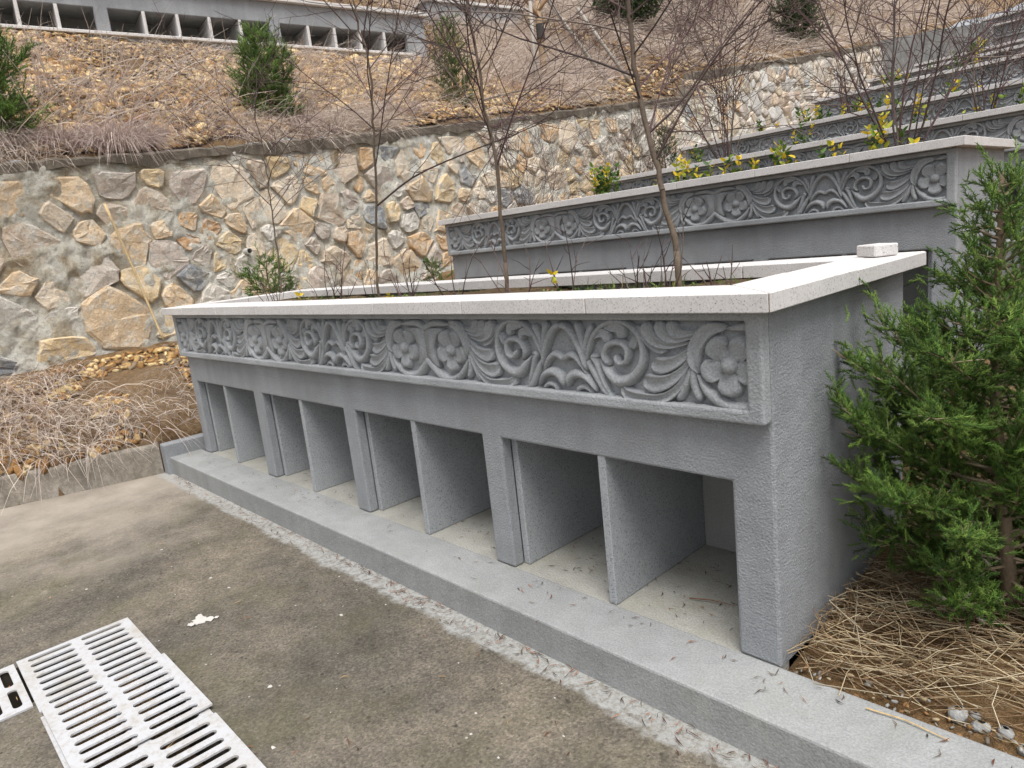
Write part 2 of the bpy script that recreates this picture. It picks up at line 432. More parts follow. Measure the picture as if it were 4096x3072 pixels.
for k, y in enumerate(yy):
    zt = float(wtop(y)); low = .085 + .05 * vnoise(y * 1.9, 4.2) + .03 * vnoise(y * 7, 9.2); bx = batter(y, zt)
    e = .012 * vnoise(y * 9, 2.2)
    cp.v += [(bx + .035 + e, y, zt - low), (bx + .04 + e, y, zt - .01 + e), (bx + .01, y, zt + .012 + e), (bx - .30, y, zt + .015 - e), (bx - .32, y, zt - .25)]
for k in range(len(yy) - 1):
    a = 5 * k; cp.f += [(a + j, a + 5 + j, a + 6 + j, a + 1 + j) for j in range(4)]
cp.build('coping', M['coping'], wall, smooth=False)

def clip_poly(poly, nx, ny, d):
    out = []
    for a in range(len(poly)):
        p, q = poly[a], poly[(a + 1) % len(poly)]; fp = p[0] * nx + p[1] * ny - d; fq = q[0] * nx + q[1] * ny - d
        if fp <= 0: out.append(p)
        if (fp < 0 < fq) or (fq < 0 < fp):
            t_ = fp / (fp - fq); out.append((p[0] + (q[0] - p[0]) * t_, p[1] + (q[1] - p[1]) * t_))
    return out
rs = random.Random(5); pts = []
tries = 0
while tries < 26000 and len(pts) < 640:
    tries += 1
    y = rs.uniform(-4.6, 20); h = rs.uniform(.03, 1.5)
    dmin = (.33 if y < .4 else .25) * rs.choice([.6, .8, 1.0, 1.25])
    if all(((y - a) / 1.12) ** 2 + (h - b) ** 2 > (.5 * (dmin + c)) ** 2 for a, b, c in pts): pts.append((y, h, dmin))
PAL = [(S(224, 198, 164), 5), (S(212, 178, 138), 3), (S(226, 208, 184), 6), (S(206, 188, 168), 4), (S(218, 212, 202), 5), (S(198, 186, 174), 2), (S(150, 153, 157), 1), (S(190, 152, 114), 1), (S(212, 198, 186), 3), (S(224, 200, 160), 3)]
PALX = [c for c, n in PAL for _ in range(n)]
stones = []
for a, (y, h, dm) in enumerate(pts):
    poly = [(y - .5, h - .45), (y + .5, h - .45), (y + .5, h + .45), (y - .5, h + .45)]
    for b, (y2, h2, d2) in enumerate(pts):
        if a == b or abs(y2 - y) > 1.1: continue
        nx, ny = y2 - y, h2 - h; wgt = dm / (dm + d2); mx, my = y + nx * wgt, h + ny * wgt
        poly = clip_poly(poly, nx, ny, mx * nx + my * ny)
        if len(poly) < 3: break
    poly = clip_poly(poly, 0, -1, .0); poly = clip_poly(poly, 0, 1, 1.60)
    if len(poly) < 3: continue
    cx = sum(p[0] for p in poly) / len(poly); cy = sum(p[1] for p in poly) / len(poly)
    gap = rs.uniform(.70, .98); stones.append((cx, cy, [((p[0] - cx) * gap, (p[1] - cy) * gap) for p in poly]))
def chaikin(P, it=1):
    for _ in range(it):
        Q = []
        for k in range(len(P)):
            p, q = P[k], P[(k + 1) % len(P)]; c = rs.uniform(.07, .24)
            Q += [(p[0] * (1 - c) + q[0] * c, p[1] * (1 - c) + q[1] * c), (p[0] * c + q[0] * (1 - c), p[1] * c + q[1] * (1 - c))]
        P = Q
    return P
stones.sort(key=lambda s_: abs(s_[0] - 4.5))                   # the ones in view show largest
far = MB(); nst = 0
for cx, cy, poly in stones:
    P = chaikin(poly); n = len(P)
    hh = rs.uniform(.006, .042); tilt = (rs.uniform(-.14, .14), rs.uniform(-.14, .14)); vs_ = []
    jit = [1 + rs.uniform(-.12, .10) for _ in P]
    for sc, dx in ((1.04, -.08), (1.0, .62 * hh), (.90, .98 * hh), (.5, 1.0 * hh)):
        for (p, q), j in zip(P, jit):
            vs_.append((dx + (tilt[0] * p + tilt[1] * q) * (dx > 0) + rs.uniform(-.007, .009), p * sc * j, q * sc * j))
    vs_.append((hh * 1.03, 0, 0)); fs = []
    for r_ in range(3): fs += [(r_ * n + k, r_ * n + (k + 1) % n, (r_ + 1) * n + (k + 1) % n, (r_ + 1) * n + k) for k in range(n)]
    fs += [(3 * n + k, 3 * n + (k + 1) % n, 4 * n) for k in range(n)]
    zz = float(wbase(cx)) + cy * (float(wtop(cx)) - .13 - float(wbase(cx))) / 1.6; xx = batter(cx, zz)
    c = rs.choice(PALX); k_ = rs.uniform(.9, 1.12)
    if nst < 298:
        o = MB().add(vs_, fs).build('stone', M['stone'], wall, smooth=False, loc=(xx, cx, zz)); o.color = (c[0] * k_, c[1] * k_, c[2] * k_, 1); nst += 1
    else:
        far.add([(v[0] + xx, v[1] + cx, v[2] + zz) for v in vs_], fs, tuple(v * k_ * .5 + .2 for v in c))
if far.v: tag(far.build('far_stones', M['chips'], wall, smooth=True), None, None, kind='stuff')
# weep pipe in the wall
mb = MB(); n = 14; ri, ro = .026, .032
for xq, rr in ((-.1, ro), (.07, ro), (.07, ri), (-.1, ri)): mb.v += [(xq, rr * math.cos(2 * math.pi * k / n), rr * math.sin(2 * math.pi * k / n)) for k in range(n)]
mb.f = [(r_ * n + k, r_ * n + (k + 1) % n, (r_ + 1) * n + (k + 1) % n, (r_ + 1) * n + k) for r_ in range(3) for k in range(n)] + [tuple(3 * n + k for k in range(n))]
o = mb.build('weep_pipe', M['plain'], wall, loc=(.0, 1.27, 1.494)); o.color = (*S(190, 188, 182), 1)

# ------------------------------------------------------------------ grey niche planters
LEN, HB, H1, HN, PR, CAPH, OV, DB, DC = 4.533, 1.05, .738, .547, .046, 1.10, .05, 1.02, 1.11
UNIT = 1.545; UC = [-.72, -2.265, -3.81]
OPEN = [(-1.12, -.13), (-2.215, -1.235), (-3.315, -2.33), (-4.425, -3.44)]
def grid_wall(xs, zs, hole, y0, y1, yend=None):
    """a wall in the xz plane with rectangular openings and their reveals"""
    mb = MB(); nx, nz = len(xs) - 1, len(zs) - 1; full = lambda i, j: 0 <= i < nx and 0 <= j < nz and not hole(i, j)
    idx = {}
    def vid(i, j, k):
        if (i, j, k) not in idx: idx[(i, j, k)] = len(mb.v); mb.v.append((xs[i], (y0, y1, yend)[k], zs[j]))
        return idx[(i, j, k)]
    for i in range(nx):
        for j in range(nz):
            if not full(i, j): continue
            mb.f.append((vid(i, j, 0), vid(i + 1, j, 0), vid(i + 1, j + 1, 0), vid(i, j + 1, 0)))
            mb.f.append((vid(i, j + 1, 1), vid(i + 1, j + 1, 1), vid(i + 1, j, 1), vid(i, j, 1)))
            e = 2 if (yend and i == 0) else 1; g = 2 if (yend and i == nx - 1) else 1
            if not full(i - 1, j): mb.f.append((vid(i, j, e), vid(i, j, 0), vid(i, j + 1, 0), vid(i, j + 1, e)))
            if not full(i + 1, j): mb.f.append((vid(i + 1, j, 0), vid(i + 1, j, g), vid(i + 1, j + 1, g), vid(i + 1, j + 1, 0)))
            if not full(i, j - 1): mb.f.append((vid(i, j, 0), vid(i, j, 1), vid(i + 1, j, 1), vid(i + 1, j, 0)))
            if not full(i, j + 1): mb.f.append((vid(i, j + 1, 1), vid(i, j + 1, 0), vid(i + 1, j + 1, 0), vid(i + 1, j + 1, 1)))
    return mb

# --- relief motifs, drawn in a half unit: u from the middle of the arch (0) outwards, v upwards in the recess
RH = .245; RZ = .777
def m_(p):
    x, y = p; t_ = (x - 655) / 1250; a = t_ / ((1 - t_) / 1.205 + t_); top = 1290 - .16 * (x - 655); bot = 1655 - .10 * (x - 655)
    return np.array([-(1 - a) * UNIT / 2, (bot - y) / (bot - top) * RH])
PXM = RH / 400
def stroke(mb, P, W, h, kind='dome', flip=1, n=13, base=0, cap0=True):
    h = h * 1.25
    P = np.array([m_(p) for p in P]); C_ = catmull(P, n); s_ = np.linspace(0, 1, n)
    w = np.interp(s_, np.linspace(0, 1, len(W)), W) * PXM
    e = np.ones(n)
    if W[0] > 6 and cap0: e[0] = .35
    if W[-1] > 6: e[-1] = .35; e[-2] = .85
    w = np.maximum(w * e, .0015)
    if kind == 'dome': sec = [(-1, -.2), (-.92, .40), (-.6, .80), (0, 1.0), (.6, .80), (.92, .40), (1, -.2)]
    else: sec = [(-1, -.2), (-.9, .86), (-.62, .82), (0, .60), (.62, .86), (.9, 1.0), (1, -.2)]
    T = np.gradient(C_, axis=0); T /= np.linalg.norm(T, axis=1, keepdims=True); N_ = np.stack([-T[:, 1], T[:, 0]], 1)
    o = len(mb.v); k = len(sec)
    for i in range(n):
        hs_ = h * (.45 + .55 * min(1, w[i] / (max(W) * PXM * .7)))
        for a, b in sec:
            q = C_[i] + N_[i] * a * w[i]
            mb.v.append((q[0] * flip, -(base + b * hs_), min(max(q[1], -.004), RH + .004)))
    for i in range(n - 1):
        for j in range(k - 1):
            f = (o + i * k + j, o + i * k + j + 1, o + (i + 1) * k + j + 1, o + (i + 1) * k + j)
            mb.f.append(f if flip > 0 else f[::-1])
    for i in (0, n - 1): mb.f.append(tuple(o + i * k + j for j in range(k)))
def fix_normals(me):
    b_ = bmesh.new(); b_.from_mesh(me); bmesh.ops.recalc_face_normals(b_, faces=b_.faces); b_.to_mesh(me); b_.free()
def motif(fn):
    out = []
    for fl in (1, -1):
        mb = MB(); fn(mb, fl); me = mb.mesh('relief'); fix_normals(me); me.materials.append(M['relief']); me.shade_smooth(); out.append(me)
    return out
def f_scroll(mb, fl):
    k = dict(flip=fl)
    stroke(mb, [(1608, 1368), (1560, 1425), (1490, 1490), (1400, 1480), (1335, 1420), (1318, 1340), (1345, 1250), (1430, 1180), (1540, 1165), (1640, 1215), (1695, 1300), (1722, 1380)], [6, 26, 38, 32, 24, 20, 18, 18, 18, 17, 15, 10], .030, n=30, **k)
    stroke(mb, [(1540, 1400), (1575, 1340), (1535, 1285), (1460, 1283), (1412, 1320), (1420, 1385), (1470, 1392), (1492, 1345)], [10, 18, 20, 20, 19, 17, 15, 20], .030, n=22, **k)
    stroke(mb, [(1575, 1178), (1500, 1195), (1450, 1215), (1447, 1268)], [12, 24, 30, 24], .022, 'spoon', **k)
    stroke(mb, [(1660, 1235), (1595, 1215), (1550, 1232), (1548, 1280)], [12, 22, 26, 20], .022, 'spoon', **k)
    stroke(mb, [(1345, 1262), (1372, 1300), (1388, 1330)], [14, 24, 12], .020, 'spoon', **k)
    stroke(mb, [(1352, 1205), (1300, 1275), (1240, 1330), (1182, 1352)], [8, 20, 26, 24], .020, 'spoon', **k)
    stroke(mb, [(1480, 1600), (1580, 1555), (1655, 1450), (1722, 1350)], [8, 24, 28, 18], .020, **k)
    stroke(mb, [(1545, 1590), (1600, 1480), (1640, 1380), (1668, 1340), (1625, 1345)], [8, 18, 22, 18, 14], .022, n=16, **k)
def f_leaves(mb, fl):
    k = dict(flip=fl)
    stroke(mb, [(985, 1282), (1080, 1290), (1135, 1268), (1150, 1215)], [5, 16, 30, 30], .024, 'spoon', **k)
    stroke(mb, [(1020, 1306), (1120, 1310), (1190, 1275), (1214, 1205)], [5, 16, 31, 32], .027, 'spoon', **k)
    stroke(mb, [(1050, 1330), (1170, 1332), (1258, 1280), (1290, 1198)], [5, 16, 32, 34], .030, 'spoon', **k)
    stroke(mb, [(1005, 1310), (1065, 1375), (1140, 1415), (1215, 1425), (1262, 1398)], [5, 18, 32, 46, 38], .026, 'spoon', n=16, **k)
    stroke(mb, [(1030, 1370), (1090, 1450), (1170, 1500), (1255, 1512), (1318, 1482)], [5, 18, 34, 50, 42], .029, 'spoon', n=16, **k)
    stroke(mb, [(1045, 1420), (1120, 1535), (1220, 1590), (1340, 1590), (1425, 1560), (1466, 1505)], [5, 18, 30, 42, 34, 12], .031, 'spoon', n=18, **k)
    stroke(mb, [(1045, 1425), (1048, 1520), (1018, 1605)], [12, 24, 26], .022, **k)
    stroke(mb, [(1050, 1430), (1090, 1530), (1135, 1600)], [10, 22, 24], .022, **k)
    stroke(mb, [(880, 1285), (960, 1285), (1020, 1345), (1038, 1420), (1018, 1480)], [14, 34, 36, 28, 8], .026, 'spoon', n=16, **k)
def f_swoosh(mb, fl):
    k = dict(flip=fl)
    stroke(mb, [(648, 1548), (700, 1590), (780, 1642), (880, 1638), (975, 1570), (1035, 1470)], [30, 36, 36, 34, 28, 10], .025, n=18, cap0=False, **k)
def f_brow(mb, fl):
    stroke(mb, [(646, 1356), (655, 1350), (720, 1312), (800, 1296), (890, 1292)], [24, 25, 27, 26, 14], .022, flip=fl, cap0=False)
def f_arch(mb, fl):
    for g in (1, -1):
        k = dict(flip=g)
        stroke(mb, [(1712, 1420), (1745, 1310), (1800, 1205), (1860, 1142), (1912, 1124)], [12, 20, 22, 23, 24], .030, n=16, **k)
        stroke(mb, [(1712, 1452), (1760, 1370), (1820, 1318), (1870, 1318), (1910, 1342)], [8, 18, 22, 22, 20], .026, n=14, **k)
        stroke(mb, [(1655, 1545), (1720, 1460), (1800, 1430), (1865, 1450), (1890, 1510)], [8, 22, 30, 30, 14], .028, n=16, **k)
        stroke(mb, [(1690, 1555), (1745, 1515), (1800, 1520), (1822, 1550)], [10, 18, 18, 12], .018, **k)
        stroke(mb, [(1725, 1330), (1705, 1240), (1655, 1160)], [12, 22, 26], .022, **k)
        stroke(mb, [(1728, 1330), (1745, 1230), (1775, 1125)], [12, 22, 28], .024, **k)
def f_flower(mb, fl):
    c = m_((880, 1450)); nr, nt = 7, 50; R0 = .098; o = len(mb.v)
    for i in range(nr + 1):
        q = i / nr
        for j in range(nt):
            a = 2 * math.pi * j / nt + math.pi / 2 * 3; pet = abs(math.cos(2.5 * (a - math.pi / 2 * 3)))
            r_ = R0 * q * (.56 + .44 * pet ** .45)
            hgt = (.014 + .024 * q ** 2.6 - .010 * (1 - pet) ** 2 * (q > .3)) if i < nr else -.004
            if i == nr: r_ *= 1.0 / 1.0
            mb.v.append(((c[0] + r_ * math.cos(a)) * fl, -hgt, min(max(c[1] + r_ * math.sin(a), -.003), RH + .003)))
    for i in range(nr):
        for j in range(nt):
            f = (o + i * nt + j, o + (i + 1) * nt + j, o + (i + 1) * nt + (j + 1) % nt, o + i * nt + (j + 1) % nt); mb.f.append(f[::-1] if fl > 0 else f)
    o = len(mb.v)
    for i in range(6):
        th = i / 5 * math.pi / 2; rr, hh = .026 * math.cos(th), .012 + .024 * math.sin(th)
        for j in range(20): mb.v.append(((c[0] + rr * math.cos(j * math.pi / 10)) * fl, -hh, c[1] + rr * math.sin(j * math.pi / 10)))
    for i in range(5):
        for j in range(20):
            f = (o + i * 20 + j, o + (i + 1) * 20 + j, o + (i + 1) * 20 + (j + 1) % 20, o + i * 20 + (j + 1) % 20); mb.f.append(f[::-1] if fl > 0 else f)
def f_plate(mb, fl):
    P = [(655, 1362), (720, 1338), (842, 1322), (768, 1375), (726, 1450), (732, 1520), (762, 1580), (700, 1570), (655, 1530)]
    q = [m_(p) for p in P]; n = len(q); ox = m_((655, 1400))[0]
    for d, sc in ((.004, 1.0), (-.018, 1.0), (-.022, .95)):
        for p in q: mb.v.append(((ox + (p[0] - ox) * sc) * fl, d, p[1] * sc + RH * .52 * (1 - sc)))
    for r_ in range(2):
        for a in range(n): f = (r_ * n + a, r_ * n + (a + 1) % n, (r_ + 1) * n + (a + 1) % n, (r_ + 1) * n + a); mb.f.append(f if fl < 0 else f[::-1])
    mb.f.append(tuple(range(2 * n, 3 * n)))
MOT = {'scroll': motif(f_scroll), 'leaf_spray': motif(f_leaves), 'lower_band': motif(f_swoosh), 'upper_band': motif(f_brow), 'flower': motif(f_flower), 'medallion_plate': motif(f_plate)}
MOT['arch'] = [motif(f_arch)[0]]
def clamp_mesh(me, lo, hi):
    c = me.copy()
    for v in c.vertices: v.co.x = min(max(v.co.x, lo), hi)
    return c
EDGE = .70
panel_me = MB().box(-UNIT / 2 + .0005, UNIT / 2 - .0005, 0, .005, -.004, RH + .004).mesh('panel'); panel_me.materials.append(M['relief'])

def cap_slabs(x0, x1, y0, y1, w, joints, sidej):
    """granite coping ring: polygons in plan, mitred at the corners"""
    g = .0022; polys = []
    js = sorted(j for j in joints if x0 + w + .05 < j < x1 - w - .05)
    for yo, yi in ((y0, y0 + w), (y1, y1 - w)):
        xs = [x0] + js + [x1]
        for a, b in zip(xs[:-1], xs[1:]):
            ai = a + w if a == x0 else a; bi = b - w if b == x1 else b
            ga = g; P = [(a + ga, yo), (b - ga, yo), (bi - ga, yi), (ai + ga, yi)]
            polys.append(P if yo < yi else P[::-1])
    for xo, xi in ((x0, x0 + w), (x1, x1 - w)):
        ys = [y0] + [y0 + s_ for s_ in sidej] + [y1]
        for a, b in zip(ys[:-1], ys[1:]):
            ai = a + w if a == y0 else a; bi = b - w if b == y1 else b
            P = [(xo, a + g * 1.6), (xi, ai + g), (xi, bi - g), (xo, b - g * 1.6)]
            polys.append(P if xo < xi else P[::-1])
    return polys

def make_planter(loc, label, detail=True, plinth_x1=.0, first=False, rs_=random.Random(1), joint0=-.547):
    t = thing('niche_planter', label, 'planter', loc, 0, 'grey niche planters stepping up the slope')
    xs = sorted({-LEN, 0.0, *[a for o in OPEN for a in o]}); hn = HN if first else .498; zs = [-.005 if first else -.4, hn, HB]
    op = [(xs.index(a)) for a, b in OPEN]
    bevel(grid_wall(xs, zs, lambda i, j: j == 0 and i in op, 0, .055, DB).build('outer_wall', M['stucco'], t), .009, 2)
    for nm, x0, x1 in (('side_lining', -.06, -.003), ('side_lining', -LEN + .003, -LEN + .06)):
        MB().box(x0, x1, .056, DB - .004, -.3 if first else -.6, HB - .002).build(nm, M['stucco'], t)
    MB().box(-LEN + .061, -.061, .93, DB - .003, -.5, HB).build('back_wall', M['stucco'], t)
    MB().box(-LEN + .061, -.061, .056, .93, HN + .03, HN + .08).build('niche_ceiling', M['inner'], t)
    MB().box(-LEN + .062, -.062, .60, .64, -.01, HN + .03).build('niche_back', M['inner'], t)
    MB().box(-LEN + .003, -.003, .001, .60, -.06, -.006).build('niche_floor', M['niche_floor'], t)
    for a, b in OPEN:
        mid = (a + b) / 2 + .005
        for nm, xq in (('divider', mid - .017), ('side_slab', a - .003), ('side_slab', b - .030)):
            y0 = .004 if nm == 'divider' else .0545
            bevel(MB().box(xq, xq + .033, y0, .598, -.005, HN + .028).build(nm, M['slab'], t), .003)
    # frieze: frame and three cast panels
    fr = grid_wall([-LEN - .0008, -LEN + .045, -.048, .0008], [H1, RZ, RZ + RH, HB - .0005], lambda i, j: i == 1 and j == 1, -PR, -.0008)
    bevel(fr.build('frieze_frame', M['relief'], t), .009, 3)
    for q, ux in enumerate(UC):
        if q in (0, 2):
            lo, hi = (-UNIT / 2, EDGE) if q == 0 else (-EDGE, UNIT / 2)
            p = link('frieze_panel', PANEL_END[q], None, t, (ux, -.007, RZ))
        else: p = link('frieze_panel', panel_me, None, t, (ux, -.007, RZ))
        if not detail: pass
        for nm, ms in MOT.items():
            for s_, me in enumerate(ms):
                end = (q == 0 and s_ == 1) or (q == 2 and s_ == 0)      # outer half: cut by the frame
                if nm in ('medallion_plate',) and end: continue
                if nm in END_ME and end: me = END_ME[nm][s_]
                link(nm, me, None, p)
    # granite coping, slab by slab
    jj = [joint0 - .6015 * k for k in range(8)]
    for P in cap_slabs(-LEN - OV, OV, -PR - OV, DC, .228, jj, [.56]):
        o = bevel(MB().prism(P, HB, CAPH + rs_.uniform(-.0012, .0012)).build('cap_slab', M['granite'], t), .0025)
    MB().box(-LEN - OV + .006, OV - .006, -PR - OV + .004, -PR - OV + .2, HB + .003, CAPH - .004).build('joint_mortar', M['joint'], t)
    MB().box(OV - .2, OV - .005, -PR - OV + .21, DC - .004, HB + .003, CAPH - .004).build('joint_mortar', M['joint'], t)
    # soil
    sx = np.linspace(-LEN - OV + .19, OV - .19, 70); sy = np.linspace(-PR - OV + .19, DC - .19, 16); X, Y = np.meshgrid(sx, sy, indexing='ij')
    Zs = 1.035 + .022 * fbm(X * 4 + loc[1], Y * 4, 4); ii = np.arange(X.size).reshape(X.shape)
    link('soil', mesh_np('soil', np.stack([X, Y, Zs], -1).reshape(-1, 3), np.stack([ii[:-1, :-1], ii[1:, :-1], ii[1:, 1:], ii[:-1, 1:]], -1).reshape(-1, 4)), M['soil'], t, smooth=True)
    # plinth with its ledge
    bevel(MB().box(-LEN - (.19 if first else .0), plinth_x1, -.235, .0, -.18 if first else -.5, -.0003).build('plinth', M['ledge'], t), .008, 2)
    if first:
        bevel(MB().box(-LEN - .19, -LEN - .085, -.262, .14, -.18, .10).build('plinth_upstand', M['stucco'], t), .01, 2)
    return t
END_ME = {q: [clamp_mesh(MOT[q][0], -EDGE, 9), clamp_mesh(MOT[q][1], -9, EDGE)] for q in ('lower_band', 'upper_band')}
PANEL_END = {0: clamp_mesh(panel_me, -9, EDGE), 2: clamp_mesh(panel_me, -EDGE, 9)}
P = [ (0, 0, 0), (-.30, 2.86, .494), (-.42, 5.676, .859), (-.92, 8.376, 1.38), (-.05, 11.146, 2.05), (-.12, 13.9, 2.60), (-.12, 16.7, 3.14)]
PL = ['nearest grey planter with open niches and carved frieze beside the path',
      'second grey planter up the slope, its carved frieze right behind the nearest bed',
      'third grey planter up the slope, behind the bed with the tall yellow-leaved shrub',
      'fourth grey planter up the slope, with a small juniper at its left end',
      'fifth grey planter up the slope, counted from the path',
      'sixth grey planter up the slope, second farthest of the frieze rows',
      'farthest grey planter with frieze, just in front of the plain concrete wall']
planters = [make_planter(p, l, True, 3.2 if k == 0 else .02, k == 0) for k, (p, l) in enumerate(zip(P, PL))]

# ------------------------------------------------------------------ plain niche terraces higher up, far walls
up = thing('niche_terrace', 'plain grey niche row along the top of the scree slope', 'niche wall', (-9.49, .27, 4.44), math.atan2(5.70, .81), 'plain niche terraces above the stone wall')
opn = [(-5.4, -3.37), (-3.21, -1.18), (-1.02, 1.013), (1.171, 3.205), (3.366, 5.417)]
xs = sorted({-6.0, 5.76, *[a for o in opn for a in o]}); op = [xs.index(a) for a, b in opn]
bevel(grid_wall(xs, [-.45, 0, .29, .57], lambda i, j: j == 1 and i in op, 0, .10).build('front_wall', M['stucco'], up), .008)
MB().box(-6, 5.76, .55, .65, -.4, .56).build('back_wall', M['inner'], up)
MB().box(-5.95, 5.70, .101, .549, -.4, -.01).build('niche_floor', M['inner'], up)
MB().box(-5.95, 5.70, .101, .549, .30, .40).build('niche_ceiling', M['inner'], up)
MB().box(5.66, 5.758, .101, .549, -.4, .56).build('side_wall', M['stucco'], up)
bevel(MB().box(-6.02, 5.45, -.06, -.001, -.04, .0).build('ledge', M['granite'], up), .006)
for a, b in opn:
    for k in range(1, 5):
        q = a + (b - a) * k / 5; bevel(MB().box(q - .02, q + .02, -.012, .548, -.012 + .013, .289).build('divider', M['granite'], up), .004)
for k in range(7): bevel(MB().box(-6.08 + 1.70 * k, -6.08 + 1.70 * k + 1.695, -.07, .72, .57, .622).build('cap_slab', M['granite'], up), .004)
ang = math.atan2(4.0, .75)
u2 = thing('niche_terrace', 'higher grey parapet with pale coping behind the pruned tree', 'parapet', (-10.55, 7.6, 6.1), ang, 'plain niche terraces above the stone wall')
bevel(MB().box(0, 4.2, 0, .10, -1.0, -.05).build('front_wall', M['stucco'], u2), .008)
MB().box(.0, .1, .101, 1.4, -1.0, -.05).build('side_wall', M['stucco'], u2)
for k in range(3): bevel(MB().box(-.06 + 1.42 * k, 1.355 + 1.42 * k, -.06, .2, -.05, .0).build('cap_slab', M['granite'], u2), .004)
bevel(MB().box(-.06, .2, .203, 1.45, -.05, .0).build('cap_slab', M['granite'], u2), .004)

cw = thing('concrete_wall', 'plain pale concrete retaining wall closing the far end of the terraces', 'wall', (-7.7, 19, 0))
mb = MB(); mb.add([(0, 0, 2), (3.9, 0, 2), (3.9, .3, 2), (0, .3, 2), (0, 0, 5.55), (3.9, 0, 5.18), (3.9, .3, 5.18), (0, .3, 5.55)], [(0, 1, 5, 4), (1, 2, 6, 5), (2, 3, 7, 6), (3, 0, 4, 7), (4, 5, 6, 7)])
mb.build('face', M['far_wall'], cw)
for (dx, dy, dz), l in (((-.12, 21.6, 4.45), 'lower of the two far-off grey niche rows at the top right corner'), ((-.59, 24.1, 5.12), 'upper of the two far-off grey niche rows at the top right corner')):
    c = copy_tree(planters[6]); c.location = (dx, dy, dz); c['label'] = l

# ------------------------------------------------------------------ plants: generators
def leafset(n_side=6):
    pass
def sprig_template(seed, n=15):
    r_ = random.Random(seed); V = []; F = []; B = []
    def spike(p, d, L, w, b0, b1):
        d = Vector(d).normalized(); a = d.orthogonal().normalized(); b = d.cross(a); o = len(V); p = Vector(p)
        for k in range(3):
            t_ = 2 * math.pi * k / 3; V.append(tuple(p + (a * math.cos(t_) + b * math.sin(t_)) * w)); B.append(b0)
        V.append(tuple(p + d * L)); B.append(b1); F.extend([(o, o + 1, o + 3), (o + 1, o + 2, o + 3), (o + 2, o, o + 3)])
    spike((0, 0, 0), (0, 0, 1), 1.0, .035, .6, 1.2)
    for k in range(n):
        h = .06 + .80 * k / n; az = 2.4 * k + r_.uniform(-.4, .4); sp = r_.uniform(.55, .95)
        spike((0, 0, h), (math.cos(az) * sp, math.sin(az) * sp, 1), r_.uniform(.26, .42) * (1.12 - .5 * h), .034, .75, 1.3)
    return np.array(V), np.array(F), np.array(B)
SPR = [sprig_template(k) for k in (1, 2, 3)]
